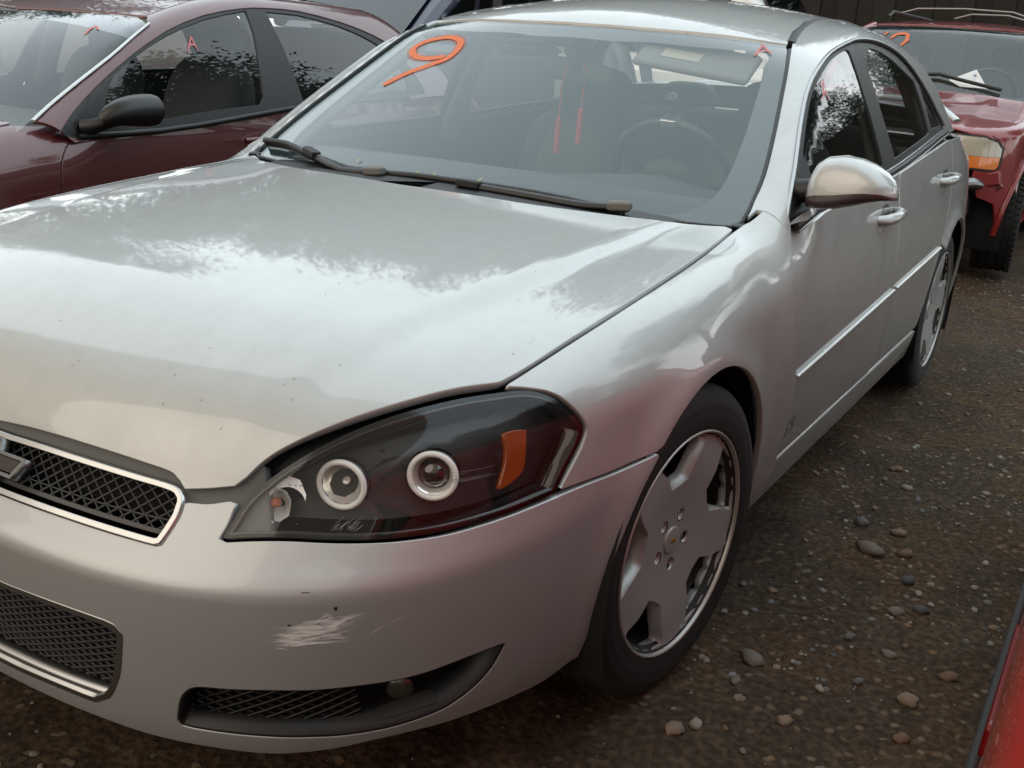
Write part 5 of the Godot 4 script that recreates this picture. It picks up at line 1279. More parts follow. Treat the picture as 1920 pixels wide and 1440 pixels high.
func neighbours() -> void:
	maroon = Car.new()
	maroon.ww = Tab.new([.15, .3, .5, .7, .85, .95], [.86, .92, .945, .94, .925, .90])
	maroon.bb = Tab.new([.15, .3, .5, .6, .7, .8], [1.18, 1.23, 1.26, 1.24, 1.16, 1.02])
	maroon.hc = Tab.new([-4.2, -3.9, -3.4, -3.0, -2.8, -1.2, -.9, -.6, -.4, 0, .4, .7, .9, 1.0], [.85, .98, 1.05, 1.10, 1.45, 1.45, 1.2, .99, .955, .90, .84, .77, .70, .62])
	maroon.xl = Tab.new([-1, 1], [.5, .5])
	maroon.np = 2.8
	maroon.rl = 1.45
	maroon.wb = 2.87
	maroon.wy = .33
	maroon.flare = .010
	maroon.crown = .06
	maroon.ridge = 0.0
	maroon.kt = .14
	for k in {"wz": -.565, "wyb": .955, "wk": 1.85, "wc": .22, "wx": .83, "ry": 1.445, "rx": .035, "rf": .125, "rr": .02, "rz": -1.95, "sx": .915, "sy": .90, "s1": .36, "s2": .42, "sz": -1.5, "bz": -2.85, "bk": 1.75}.keys():
		maroon.set(k, {"wz": -.565, "wyb": .955, "wk": 1.85, "wc": .22, "wx": .83, "ry": 1.445, "rx": .035, "rf": .125, "rr": .02, "rz": -1.95, "sx": .915, "sy": .90, "s1": .36, "s2": .42, "sz": -1.5, "bz": -2.85, "bk": 1.75}[k])
	var a := thing("maroon_sedan", "maroon sedan with rounded roof and black door mirror beside the silver sedan", "car", Vector3(-2.78, 0, -0.1))
	sedan(a)
	# the bright red car on the other side, tail towards the camera, is the same kind of body in another paint
	var b := a.duplicate()
	b.name = "red_sedan"
	add_child(b, true)
	tag(b, "bright red sedan with a black rubbing strip, only its flank showing", "car")
	b.position = Vector3(2.497, 0, -1.15)
	b.rotation.y = PI
	for c in b.get_children():
		for d in [c] + c.get_children():
			if d is MeshInstance3D and d.mesh.surface_get_material(0) == M.maroon: d.set_surface_override_material(0, M.bright_red)
	for n in ["pink_letter", "pink_letter_001", "mirror_shell"]:
		if b.has_node(n):
			var g := b.get_node(n)
			b.remove_child(g)
			g.free()
	var strip := []
	for i in 30:
		var z: float = lerpf(-0.62, -2.42, i / 29.0)
		strip.append(onto(mlow, C_SIDE, z, .52, .008))
	put("rubbing_strip", b, Mb.new().tube(strip, 0.008, 8, Vector3.UP, 1.0), M.strip)
	put("side_marker", b, sheet(mlow, C_SIDE, pts2([-1.72, .60, -1.98, .60, -1.98, .64, -1.72, .64]), {"off": 0.004, "gap": 0.0, "depth": 0.006}), M.marker)
	blazer()
	blue_van()
	white_suv()

func sedan(car: Node3D) -> void:
	for s in [false, true]:
		panel("fender", car, M.maroon, mlow, C_FEND, pts2(P_M_FENDER), {"mirror": s, "h": 0.03})
		panel("front_door", car, M.maroon, mlow, C_SIDE, pts2(P_M_FRONT_DOOR), {"mirror": s, "h": 0.04})
		panel("rear_door", car, M.maroon, mlow, C_SIDE, pts2(P_M_REAR_DOOR), {"mirror": s, "h": 0.04})
		panel("rear_quarter_panel", car, M.maroon, mlow, C_SIDE, pts2(P_M_QUARTER), {"mirror": s, "h": 0.04})
		panel("rocker_panel", car, M.maroon, mlow, C_SIDE, pts2([-.40, .20, -.40, .30, -2.45, .30, -2.45, .20]), {"mirror": s, "h": 0.05, "gap": 0.0})
		panel("side_frame", car, M.maroon, mup, C_PILL, pts2(P_M_FRAME), {"mirror": s, "holes": [pts2(P_M_OPENING)], "h": 0.03, "gap": 0.0})
		panel("window_frame", car, M.trim, mup, C_SIDE, inset(pts2(P_M_OPENING_S), -0.004), {"mirror": s, "off": -0.006, "gap": 0.0, "holes": [pts2(P_M_FRONT_GLASS), pts2(P_M_REAR_GLASS)], "h": 0.03})
		for g in [P_M_FRONT_GLASS, P_M_REAR_GLASS]:
			panel("side_window", car, M.tint2, mup, C_SIDE, pts2(g), {"mirror": s, "off": -0.012, "gap": -0.004, "depth": 0.0, "h": 0.06})
		var sl := []
		for i in 12:
			var z: float = lerpf(-0.62, -2.75, i / 11.0)
			sl.append(onto(mup, C_SIDE, z, [.842, .846, .852, .866, .884, .903, .921, .930, .938, .946, .953, .960][i] + .012, 0.006))
		put("belt_moulding", car, flip_if(s, Mb.new().tube(sl, 0.012, 8)), M.trim)
		var wl := pts2(P_M_WINDSHIELD)
		var tr := []
		for q in wl:
			if q.x > 0.63 and q.y > 0.87: tr.append(onto(mup, C_WS, q.x + 0.012, q.y, 0.002))
		put("windshield_moulding", car, flip_if(s, Mb.new().tube(tr, 0.011, 8, Vector3(0, .5, .86), 0.5)), M.bright_trim)
		var hc := onto(mlow, C_SIDE, -1.55, .80, 0.0)
		put("handle_cup", car, flip_if(s, sheet(mlow, C_SIDE, ring2(-1.55, .80, .10, .034), {"off": 0.003, "gap": 0.0, "depth": 0.003, "h": 0.03})), M.maroon)
		put("door_handle", car, flip_if(s, Mb.new().tube([hc + Vector3(0, .005, .08), hc + Vector3(.012, .008, .04), hc + Vector3(.012, .008, -.04), hc + Vector3(0, .005, -.08)], .014, 8, Vector3.UP, 1.0)), M.maroon)
		put("front_seat", car, flip_if(s, Mb.new().ball(Vector3(.38, .72, -1.75), Vector3(.25, .42, .11), 24, 12, .55, Basis(Vector3.RIGHT, -0.25))), M.cloth)
		put("headrest", car, flip_if(s, Mb.new().ball(Vector3(.38, 1.17, -1.87), Vector3(.14, .09, .06), 20, 10, .6)), M.cloth)
		var pl := []
		for i in 6: pl.append(onto(mup, C_SIDE, -1.80, lerpf(.9, 1.33, i / 5.0), -0.045))
		put("centre_pillar", car, flip_if(s, Mb.new().tube(pl, .055, 10, Vector3.RIGHT, 0.4)), M.liner)
		put("door_trim", car, sheet(mlow, C_SIDE, pts2([-.62, .32, -2.55, .5, -2.7, .94, -1.72, .90, -.62, .82]), {"off": -0.05, "gap": 0.0, "depth": 0.0, "h": 0.08, "mirror": s}), M.inner)
		for k in 2:
			put("wheel_liner", car, flip_if(s, Mb.new().lathe([Vector2(.1, .5), Vector2(.375, .5), Vector2(.385, .6), Vector2(.385, .92)], 32, Vector3(0, .33, -2.87 * k), true, -2, 2)), M.dark)
			var wn := Node3D.new()
			wn.name = numbered("wheel", car)
			car.add_child(wn, true)
			wn.position = Vector3(-.80 if s else .80, .325, -2.87 * k)
			if s: wn.rotation.y = PI
			put("tyre", wn, Mb.new().lathe([Vector2(.20, .09), Vector2(.26, .108), Vector2(.30, .10), Vector2(.322, .08), Vector2(.325, .0), Vector2(.322, -.08), Vector2(.26, -.108), Vector2(.20, -.09)], 48), M.tyre)
			put("rim", wn, Mb.new().lathe([Vector2(.205, .09), Vector2(.20, .10), Vector2(.18, .085), Vector2(.10, .10), Vector2(.0, .10)], 40), M.alloy)
	panel("hood", car, M.maroon, mlow, C_HOOD, both(P_M_HOOD), {"h": 0.04})
	panel("front_bumper", car, M.maroon, mlow, C_WRAP, pts2([-1.0, .2, 1.0, .2, 1.0, .5, .9, .60, .7, .64, -.7, .64, -.9, .60, -1.0, .5]), {"h": 0.04})
	panel("roof", car, M.maroon, mup, C_TOP, both(P_M_ROOF), {"h": 0.04})
	var ws := both(P_M_WINDSHIELD)
	panel("windshield", car, M.glass2, mup, C_WS, ws, {"off": -0.004, "gap": 0.002, "depth": 0.0, "h": 0.05})
	panel("windshield_band", car, M.band, mup, C_WS, Geometry2D.intersect_polygons(ws, pts2([-1, 1.49, 1, 1.49, 1, 1.8, -1, 1.8]))[0], {"off": -0.008, "gap": 0.002, "depth": 0.0, "h": 0.05})
	put("dashboard", car, Mb.new().box(Vector3(0, .82, -.62), Vector3(.80, .03, .36), 0.025, Basis(Vector3.RIGHT, 0.10)), M.dash)
	put("cabin_floor", car, Mb.new().box(Vector3(0, .30, -1.8), Vector3(.82, .02, 1.2), 0.01), M.inner)
	put("underbody", car, Mb.new().box(Vector3(0, .26, -1.4), Vector3(.66, .06, 2.1), 0.02), M.dark)
	put("rear_bench", car, Mb.new().ball(Vector3(0, .72, -2.70), Vector3(.70, .34, .12), 24, 12, .5, Basis(Vector3.RIGHT, -0.3)), M.cloth)
	put("rear_window", car, sheet(mup, C_BACK, pts2([-.64, 1.03, .64, 1.03, .55, 1.33, -.55, 1.33]), {"gap": 0.0, "depth": 0.0, "h": 0.08, "off": -0.004}), M.glass2)
	put("rear_pillar_panel", car, sheet(mup, C_BACK, pts2([-.80, .96, .80, .96, .62, 1.38, -.62, 1.38]), {"gap": 0.0, "depth": 0.01, "h": 0.06, "off": -0.002, "holes": [pts2([-.64, 1.03, .64, 1.03, .55, 1.33, -.55, 1.33])]}), M.maroon)
	put("trunk_lid", car, sheet(mlow, C_TOP, pts2([-.74, -3.72, .74, -3.72, .76, -3.15, .72, -2.9, -.72, -2.9, -.76, -3.15]), {"h": 0.05}), M.maroon)
	put("rear_fascia", car, sheet(mlow, C_BACK, pts2([-.88, .28, .88, .28, .88, .70, .76, .96, -.76, .96, -.88, .70]), {"h": 0.05}), M.maroon)
	# black door mirror on its sail
	put("mirror_sail", car, sheet(mup, C_SIDE, pts2([-.60, .865, -.78, .865, -.765, 1.0, -.735, 1.0]), {"off": -0.002, "gap": 0.0, "depth": 0.008}), M.trim)
	var ms := put("mirror_shell", car, Mb.new().tube([Vector3(.965, .915, -.70), Vector3(.985, .932, -.715), Vector3(1.005, .946, -.74), Vector3(1.025, .953, -.775), Vector3(1.04, .956, -.815), Vector3(1.048, .957, -.85), Vector3(1.051, .957, -.868), Vector3(1.052, .957, -.875)], [.034, .045, .055, .063, .067, .066, .060, .052], 28, Vector3.UP, 0.9), M.mirror_black)
	put("arm", ms, Mb.new().tube([Vector3(.90, .885, -.66), Vector3(.93, .892, -.68), Vector3(.97, .915, -.725), Vector3(1.0, .938, -.77)], [.045, .036, .034, .045], 12, Vector3.UP, 0.8), M.mirror_black)
	var pa := Mb.new()
	for q in [P_MC0, P_MC1, P_MC2]: pa.add(strokes(mup, C_SIDE, q, 0.008, -0.008), Transform3D.IDENTITY)
	put("pink_letter", car, pa, M.pink)
	pa = Mb.new()
	for q in [P_MD0, P_MD1]: pa.add(strokes(mup, C_WS, q, 0.009, -0.001), Transform3D.IDENTITY)
	put("pink_letter", car, pa, M.pink)

func blazer() -> void:
	suv = Car.new()
	suv.ww = Tab.new([.15, .4, .9, 1.1], [.78, .835, .845, .82])
	suv.bb = Tab.new([.2, .6, .9, 1.0], [.85, .86, .84, .80])
	suv.hc = Tab.new([-4.2, -1.0, -.6, -.4, 0, .3, .6, .75], [1.7, 1.7, 1.25, 1.14, 1.06, 1.01, .945, .87])
	suv.xl = Tab.new([-.5, .7], [.52, .42])
	suv.np = 4.5
	suv.crown = .03
	suv.ridge = .007
	suv.kt = .06
	suv.wb = 2.7
	suv.wy = .34
	suv.flare = .02
	suv.wz = -.50
	suv.wyb = 1.15
	suv.wk = 1.35
	suv.wc = .15
	suv.wx = .74
	suv.ry = 1.655
	suv.rx = .03
	suv.rf = .05
	suv.rr = .01
	suv.rz = -2.0
	suv.sx = .80
	suv.sy = 1.1
	suv.s1 = .24
	suv.s2 = .12
	suv.sz = -1.8
	suv.bz = -3.3
	suv.bk = .5
	var car := thing("red_suv", "dark red sport utility vehicle with roof bars and paper behind its windshield", "car", Vector3(0, .03, -6.05))
	var front := Chart.new(Vector3.RIGHT, Vector3.UP, Vector3.BACK, 1.2)
	panel("hood", car, M.suv_red, slow, C_HOOD, pts2([-.66, -.90, -.30, -.92, .30, -.92, .66, -.90, .665, -.6, .66, 0, .655, .02, -.655, .02, -.66, 0, -.665, -.6]), {"h": 0.04})
	for s in [false, true]:
		var arch := [.54, .12]
		var f := PackedVector2Array()
		for i in 17:
			var a: float = lerpf(1.75, -1.75, i / 16.0)
			f.append(Vector2(sin(a) * .44, .36 + cos(a) * .44))
		var side := PackedVector2Array([Vector2(-.57, .28), Vector2(-.57, 1.06), Vector2(-.45, 1.10), Vector2(.0, 1.05), Vector2(.60, .93), Vector2(.62, .65), Vector2(.60, .52), Vector2(.52, .48)])
		side.append_array(f)
		panel("fender", car, M.suv_red, slow, C_SIDE, side, {"mirror": s, "h": 0.03})
		var cap := PackedVector2Array([Vector2(.655, -.90), Vector2(.82, -.90), Vector2(.84, .0), Vector2(.655, .0)])
		panel("fender_top", car, M.suv_red, slow, C_HOOD, cap, {"mirror": s, "h": 0.03, "off": 0.001, "gap": 0.004})
		var fl := []
		for i in 25:
			var a: float = lerpf(-1.75, 1.75, i / 24.0)
			fl.append(onto(slow, C_SIDE, sin(a) * .455, .36 + cos(a) * .455, 0.004))
		put("wheel_flare", car, flip_if(s, Mb.new().tube(fl, .02, 8)), M.suv_red)
		panel("door", car, M.suv_red, slow, C_SIDE, pts2([-.58, .35, -1.75, .35, -1.75, 1.12, -.58, 1.08]), {"mirror": s, "h": 0.06})
		panel("rear_side", car, M.suv_red, slow, C_SIDE, pts2([-1.76, .35, -2.2, .35, -2.25, .62, -2.5, .8, -2.9, .8, -3.15, .62, -3.2, .35, -3.5, .4, -3.5, 1.12, -1.76, 1.12]), {"mirror": s, "h": 0.06})
		panel("side_frame", car, M.suv_red, sup, C_SIDE, pts2([-.52, 1.10, -1.25, 1.60, -3.1, 1.62, -3.35, 1.10]), {"mirror": s, "h": 0.05, "gap": 0.0, "holes": [pts2([-.78, 1.14, -1.28, 1.52, -1.72, 1.53, -1.72, 1.14]), pts2([-1.82, 1.14, -1.82, 1.53, -3.0, 1.54, -3.15, 1.14])]})
		for g in [[-.78, 1.14, -1.28, 1.52, -1.72, 1.53, -1.72, 1.14], [-1.82, 1.14, -1.82, 1.53, -3.0, 1.54, -3.15, 1.14]]:
			panel("side_window", car, M.tint, sup, C_SIDE, pts2(g), {"mirror": s, "h": 0.1, "off": -0.01, "depth": 0.0, "gap": -0.004})
		var lamp := pts2([.44, .69, .715, .685, .735, .72, .735, .83, .70, .875, .62, .90, .44, .905])
		var h := put("headlight", car, sheet(slow, front, lamp, {"off": 0.004, "gap": 0.0, "depth": 0.05, "h": 0.03, "mirror": s, "holes": [inset(lamp, 0.012)]}), M.trim)
		put("clear_lens", h, sheet(slow, front, Geometry2D.intersect_polygons(inset(lamp, 0.010), pts2([.4, .775, .8, .775, .8, 1, .4, 1]))[0], {"off": 0.004, "gap": 0.0, "depth": 0.01, "h": 0.03, "mirror": s}), M.frosted)
		put("amber_lens", h, sheet(slow, front, Geometry2D.intersect_polygons(inset(lamp, 0.010), pts2([.4, .6, .8, .6, .8, .773, .4, .773]))[0], {"off": 0.003, "gap": 0.0, "depth": 0.01, "h": 0.03, "mirror": s}), M.amber_lens)
		put("bracket", car, flip_if(s, Mb.new().box(Vector3(.70, .64, .52), Vector3(.05, .045, .06), 0.012, Basis(Vector3.BACK, 0.3)).box(Vector3(.735, .60, .48), Vector3(.025, .03, .05), 0.01, Basis(Vector3.BACK, 0.8))), M.suv_red)
		for k in 2:
			var w := Node3D.new()
			w.name = numbered("wheel", car)
			car.add_child(w, true)
			w.position = Vector3(-.73 if s else .73, .345, -2.7 * k)
			w.rotation.y = (0.10 if k == 0 else 0.0) + (PI if s else 0.0)
			put("tyre", w, Mb.new().lathe([Vector2(.19, .10), Vector2(.26, .132), Vector2(.31, .13), Vector2(.348, .115), Vector2(.35, .0), Vector2(.348, -.115), Vector2(.31, -.13), Vector2(.26, -.132), Vector2(.19, -.10)], 56), M.tyre)
			var tr := Mb.new()
			for i in 52:
				for r in 5:
					var a := TAU * (i + 0.5 * (r % 2)) / 52
					var x := [-.105, -.055, .0, .055, .105][r] as float
					tr.box(Vector3(x, cos(a) * .3475, sin(a) * .3475), Vector3([.020, .019, .02, .019, .02][r], .009, .0145), 0.003, Basis(Vector3.RIGHT, a) * Basis(Vector3.UP, 0.25 * (1 if r % 2 else -1)))
			var tp := put("tread", w, tr, M.tyre)
			tp.set_meta("kind", "stuff")
			put("rim", w, Mb.new().lathe([Vector2(.195, .10), Vector2(.185, .11), Vector2(.16, .08), Vector2(.08, .09), Vector2(.0, .09)], 36), M.alloy)
			put("wheel_liner", car, flip_if(s, Mb.new().lathe([Vector2(.1, .45), Vector2(.45, .45), Vector2(.455, .6), Vector2(.455, .81)], 32, Vector3(0, .36, -2.7 * k), true, -2, 2)), M.dark)
		put("side_rail", car, flip_if(s, Mb.new().tube([Vector3(.50, 1.64, -1.25), Vector3(.50, 1.685, -1.4), Vector3(.50, 1.69, -3.0), Vector3(.50, 1.64, -3.15)], .014, 8)), M.trim)
	put("cross_bar", car, Mb.new().tube([Vector3(-.48, 1.69, -1.62), Vector3(-.36, 1.728, -1.62), Vector3(0, 1.742, -1.62), Vector3(.36, 1.732, -1.62), Vector3(.50, 1.69, -1.62)], .011, 8, Vector3.UP, 0.6), M.bar)
	put("cross_bar", car, Mb.new().tube([Vector3(-.02, 1.655, -1.36), Vector3(.10, 1.692, -1.36), Vector3(.36, 1.695, -1.36), Vector3(.52, 1.66, -1.36)], .010, 8, Vector3.UP, 0.6), M.bar)
	panel("grille", car, M.trim, slow, front, pts2([-.43, .66, .43, .66, .43, .90, -.43, .90]), {"h": 0.05, "off": -0.01})
	for i in 6:
		put("grille_bar", car, Mb.new().box(Vector3(0, .69 + .036 * i, .655), Vector3(.42, .006, .006), 0.002), M.black)
	put("bumper", car, Mb.new().tube([Vector3(-.62, .58, .66), Vector3(-.5, .585, .72), Vector3(0, .585, .75), Vector3(.5, .59, .72), Vector3(.60, .61, .67), Vector3(.64, .60, .60)], [.05, .055, .06, .058, .05, .035], 6, Vector3.UP, 0.9), M.chrome_worn)
	put("front_valance", car, Mb.new().box(Vector3(0, .47, .55), Vector3(.60, .09, .08), 0.03), M.black)
	var ws := pts2([-.72, .83, -.4, .765, 0, .745, .4, .765, .72, .83, .60, 1.83, .3, 1.75, 0, 1.73, -.3, 1.75, -.60, 1.83])
	panel("windshield", car, M.glass2, sup, C_WS, ws, {"off": -0.004, "gap": 0.0, "depth": 0.0, "h": 0.06})
	panel("windshield_band", car, M.band, sup, C_WS, Geometry2D.intersect_polygons(ws, pts2([-1, 1.63, 1, 1.66, 1, 1.9, -1, 1.9]))[0], {"off": -0.008, "gap": 0.0, "depth": 0.0, "h": 0.06})
	for s in [false, true]:
		put("front_pillar", car, flip_if(s, Mb.new().tube([onto(sup, C_WS, .735, .82, -.004), onto(sup, C_WS, .70, 1.2, -.006), onto(sup, C_WS, .64, 1.6, -.006), onto(sup, C_WS, .60, 1.86, -.004)], .035, 8, Vector3.UP, 0.7)), M.suv_red)
	panel("roof", car, M.suv_red, sup, C_TOP, pts2([-.66, -3.3, .66, -3.3, .66, -1.24, .3, -1.15, 0, -1.12, -.3, -1.15, -.66, -1.24]), {"h": 0.06, "gap": 0.0})
	put("dashboard", car, Mb.new().box(Vector3(0, 1.09, -.72), Vector3(.70, .02, .3), 0.015), M.dash)
	put("cabin_floor", car, Mb.new().box(Vector3(0, .42, -1.9), Vector3(.78, .03, 1.4), 0.02), M.inner)
	put("engine_bay", car, Mb.new().box(Vector3(0, .66, .0), Vector3(.42, .22, .5), 0.03), M.dark)
	for k in 2:
		put("front_seat", car, Mb.new().ball(Vector3(.37 - .74 * k, .95, -1.7), Vector3(.24, .40, .11), 20, 10, .55, Basis(Vector3.RIGHT, -0.2)), M.cloth)
		put("headrest", car, Mb.new().ball(Vector3(.37 - .74 * k, 1.40, -1.80), Vector3(.13, .08, .06), 16, 8, .6), M.cloth)
	var ring := []
	for i in 32: ring.append(Vector3(.37, 1.13, -1.02) + along(Vector3(0, .4, -.9)) * (Vector3(0, cos(TAU * i / 32), sin(TAU * i / 32)) * .185))
	put("steering_wheel", car, Mb.new().tube(ring, .014, 8, Vector3(0, .4, -.9), 1.0, true), M.wheelrim)
	put("wiper", car, Mb.new().tube([Vector3(-.09, 1.225, -.425), Vector3(.105, 1.24, -.435), Vector3(.241, 1.215, -.415), Vector3(.535, 1.165, -.41)], .013, 6, Vector3(0, .8, .6), 1.0), M.black)
	put("wiper", car, Mb.new().tube([Vector3(-.60, 1.235, -.50), Vector3(-.35, 1.22, -.42), Vector3(-.09, 1.18, -.38)], .013, 6, Vector3(0, .8, .6), 1.0), M.black)
	var pb := Mb.new()
	var pc := [Vector3(.155, 1.205, -.53), Vector3(.314, 1.29, -.645), Vector3(.427, 1.165, -.525), Vector3(.246, 1.165, -.49)]
	var nn: Vector3 = (pc[1] - pc[0]).cross(pc[2] - pc[0]).normalized()
	if nn.z < 0: nn = -nn
	pb.flat(pc[0], pc[1], pc[2], pc[3], nn)
	pb.flat(pc[0] - nn * .0008, pc[1] - nn * .0008, pc[2] - nn * .0008, pc[3] - nn * .0008, -nn)
	put("paper_notice", car, pb, M.paper)
	var seal := Mb.new().ball((pc[1] + pc[2]) * .5 + Vector3(-.05, .02, .01) + nn * .001, Vector3(.012, .012, .0015), 12, 6, 1.0, along(nn) * Basis(Vector3.UP, PI / 2))
	put("printed_seal", car, seal, M.ink)
	var mk := Mb.new()
	for q in [[-.362, 1.456, -.813, -.34, 1.487, -.845, -.315, 1.498, -.857, -.27, 1.503, -.853, -.245, 1.491, -.84, -.234, 1.451, -.785, -.265, 1.406, -.728], [-.424, 1.481, -.86, -.399, 1.507, -.89]]:
		var uv := []
		for i in range(0, q.size(), 3):
			uv.append(q[i])
			uv.append(.51 * (q[i + 1] + .02) - .86 * q[i + 2])
		mk.add(strokes(sup, C_WS, uv, 0.030, 0.0), Transform3D.IDENTITY)
	put("orange_mark", car, mk, M.spray)

func boxy(car: Node3D, prof: Array, half: float, bev: float, m: Material, called: String) -> void:
	# a body swept across its width from a side profile (x forward, y up), its edges rounded
	var pg := pts2(prof)
	var mb := Mb.new()
	var rings := []
	for q in [[-half, bev * 1.6], [-half + bev * .3, bev * .7], [-half + bev, bev * .15], [-half + bev * 2.2, 0.0], [half - bev * 2.2, 0.0], [half - bev, bev * .15], [half - bev * .3, bev * .7], [half, bev * 1.6]]:
		var r := inset(pg, q[1]) if q[1] > 0 else pg
		rings.append([q[0], dense_fit(r, pg)])
	var n := pg.size()
	for i in rings.size() - 1:
		for j in n:
			var a: Vector2 = rings[i][1][j]
			var b: Vector2 = rings[i][1][(j + 1) % n]
			var c: Vector2 = rings[i + 1][1][(j + 1) % n]
			var d: Vector2 = rings[i + 1][1][j]
			var A := Vector3(a.x, a.y, rings[i][0])
			var B := Vector3(b.x, b.y, rings[i][0])
			var Cc := Vector3(c.x, c.y, rings[i + 1][0])
			var D := Vector3(d.x, d.y, rings[i + 1][0])
			var nn := (B - A).cross(D - A).normalized()
			var mid := (A + Cc) / 2
			var ctr := Vector3(0, .8, 0)
			ctr.x = clampf(mid.x, -1, 1) * 0.5
			if nn.dot(mid - ctr) < 0: nn = -nn
			mb.flat(A, B, Cc, D, nn)
	for e in [0, rings.size() - 1]:
		var tr := Geometry2D.triangulate_polygon(rings[e][1])
		var z := Vector3(0, 0, -1 if e == 0 else 1)
		for k in range(0, tr.size(), 3):
			var ids := []
			for h in 3: ids.append(mb.p(Vector3(rings[e][1][tr[k + h]].x, rings[e][1][tr[k + h]].y, rings[e][0]), z))
			mb.tri(ids[0], ids[1], ids[2])
	put(called, car, mb, m)

func dense_fit(r: PackedVector2Array, like: PackedVector2Array) -> PackedVector2Array:
	var o := PackedVector2Array()
	for q in like:
		var best := r[0]
		for i in r.size():
			var w := Geometry2D.get_closest_point_to_segment(q, r[i], r[(i + 1) % r.size()])
			if w.distance_to(q) < best.distance_to(q): best = w
		o.append(best)
	return o

func slab(pts: Array, z0: float, z1: float) -> Mb:
	# flat piece with a side outline (x, y) between two depths
	var pg := pts2(pts)
	var mb := Mb.new()
	for z in [[z0, -1.0], [z1, 1.0]]:
		var tr := Geometry2D.triangulate_polygon(pg)
		for k in range(0, tr.size(), 3):
			var ids := []
			for h in 3: ids.append(mb.p(Vector3(pg[tr[k + h]].x, pg[tr[k + h]].y, z[0]), Vector3(0, 0, z[1])))
			mb.tri(ids[0], ids[1], ids[2])
	var c := Vector2.ZERO
	for q in pg: c += q / pg.size()
	for i in pg.size():
		var a := pg[i]
		var b := pg[(i + 1) % pg.size()]
		var nn := (b - a).orthogonal().normalized()
		if nn.dot((a + b) / 2 - c) < 0: nn = -nn
		mb.flat(Vector3(a.x, a.y, z0), Vector3(b.x, b.y, z0), Vector3(b.x, b.y, z1), Vector3(a.x, a.y, z1), Vector3(nn.x, nn.y, 0))
	return mb

func tall_car(car: Node3D, low_prof: Array, up_prof: Array, half: float, paint: Material, wins: Array, wheels_x: Array, wr: float, screen: Array) -> void:
	boxy(car, low_prof, half, 0.07, paint, "body")
	boxy(car, up_prof, half - 0.10, 0.09, paint, "upper_body")
	for s in [-1.0, 1.0]:
		for w in wins:
			var z: float = s * (half - 0.10)
			put("side_window", car, slab(w, z - 0.004 if s < 0 else z, z if s < 0 else z + 0.004), M.window_dark)
		for x in wheels_x:
			var n := Node3D.new()
			n.name = numbered("wheel", car)
			car.add_child(n, true)
			n.position = Vector3(x, wr, s * (half - 0.13))
			n.rotation.y = -PI / 2 * s
			put("tyre", n, Mb.new().lathe([Vector2(wr * .6, .10), Vector2(wr * .8, .125), Vector2(wr * .96, .11), Vector2(wr, .08), Vector2(wr, -.08), Vector2(wr * .8, -.125), Vector2(wr * .6, -.10)], 40), M.tyre)
			put("rim", n, Mb.new().lathe([Vector2(wr * .6, .10), Vector2(wr * .5, .09), Vector2(wr * .2, .11), Vector2(0, .11)], 32), M.alloy)
	var h := half - 0.26
	var a := Vector3(screen[0], screen[1], 0)
	var b := Vector3(screen[2], screen[3], 0)
	var nn := Vector3(a.y - b.y, b.x - a.x, 0).normalized()
	if nn.x < 0: nn = -nn
	var mb := Mb.new()
	for q in [[0.0, 0.012]]:
		mb.flat(a + nn * q[1] + Vector3(0, 0, -h), a + nn * q[1] + Vector3(0, 0, h), b + nn * q[1] + Vector3(0, 0, h - .06), b + nn * q[1] + Vector3(0, 0, -h + .06), nn)
	put("windshield", car, mb, M.window_dark)

func blue_van() -> void:
	var car := thing("blue_van", "dark blue van behind the maroon sedan's roof, its windshield facing the yard", "van", Vector3(-4.95, .06, -7.35), -PI / 2)
	tall_car(car, [-2.2, .28, 2.35, .28, 2.45, .55, 2.38, .90, 1.35, 1.20, -2.2, 1.20], [-2.15, 1.15, 1.40, 1.15, .55, 1.80, .3, 1.86, -1.9, 1.86, -2.1, 1.7], .93, M.blue,
		[[.55, 1.25, 1.12, 1.25, .48, 1.70, .42, 1.70], [-.5, 1.25, .45, 1.25, .35, 1.70, -.5, 1.70], [-1.9, 1.25, -.6, 1.25, -.6, 1.70, -1.8, 1.70]], [1.45, -1.4], .34, [1.36, 1.20, .58, 1.79])
	put("wiper", car, Mb.new().tube([Vector3(1.36, 1.235, -.6), Vector3(1.34, 1.25, .0), Vector3(1.36, 1.235, .35)], .012, 6), M.black)
	put("dash_paper", car, Mb.new().box(Vector3(1.22, 1.33, .25), Vector3(.012, .012, .16), 0.002), M.label)
	put("door_mirror", car, Mb.new().ball(Vector3(1.0, 1.28, 1.02), Vector3(.06, .08, .10), 16, 10, .7), M.black)

func white_suv() -> void:
	var car := thing("white_suv", "white sport utility vehicle standing crosswise behind the silver sedan's roof", "car", Vector3(-3.05, .06, -9.3), 0.0)
	tall_car(car, [-2.45, .35, 2.35, .35, 2.45, .6, 2.4, .98, 1.45, 1.14, -2.45, 1.14], [-2.4, 1.08, 1.50, 1.08, 1.0, 1.83, .8, 1.90, -2.1, 1.90, -2.35, 1.75], .95, M.white,
		[[1.02, 1.2, 1.16, 1.2, 1.02, 1.55], [.66, 1.2, .92, 1.2, .80, 1.80, .56, 1.83], [-.28, 1.2, .56, 1.2, .46, 1.83, -.28, 1.84], [-1.15, 1.2, -.40, 1.2, -.40, 1.80, -1.10, 1.80], [-2.2, 1.2, -1.27, 1.2, -1.22, 1.80, -2.05, 1.78]], [1.5, -1.5], .37, [1.47, 1.14, 1.03, 1.82])
	for s in [-1.0, 1.0]:
		put("roof_rail", car, Mb.new().tube([Vector3(.2, 1.90, s * .62), Vector3(.05, 1.95, s * .62), Vector3(-1.8, 1.95, s * .62), Vector3(-2.0, 1.90, s * .62)], .016, 8), M.black)


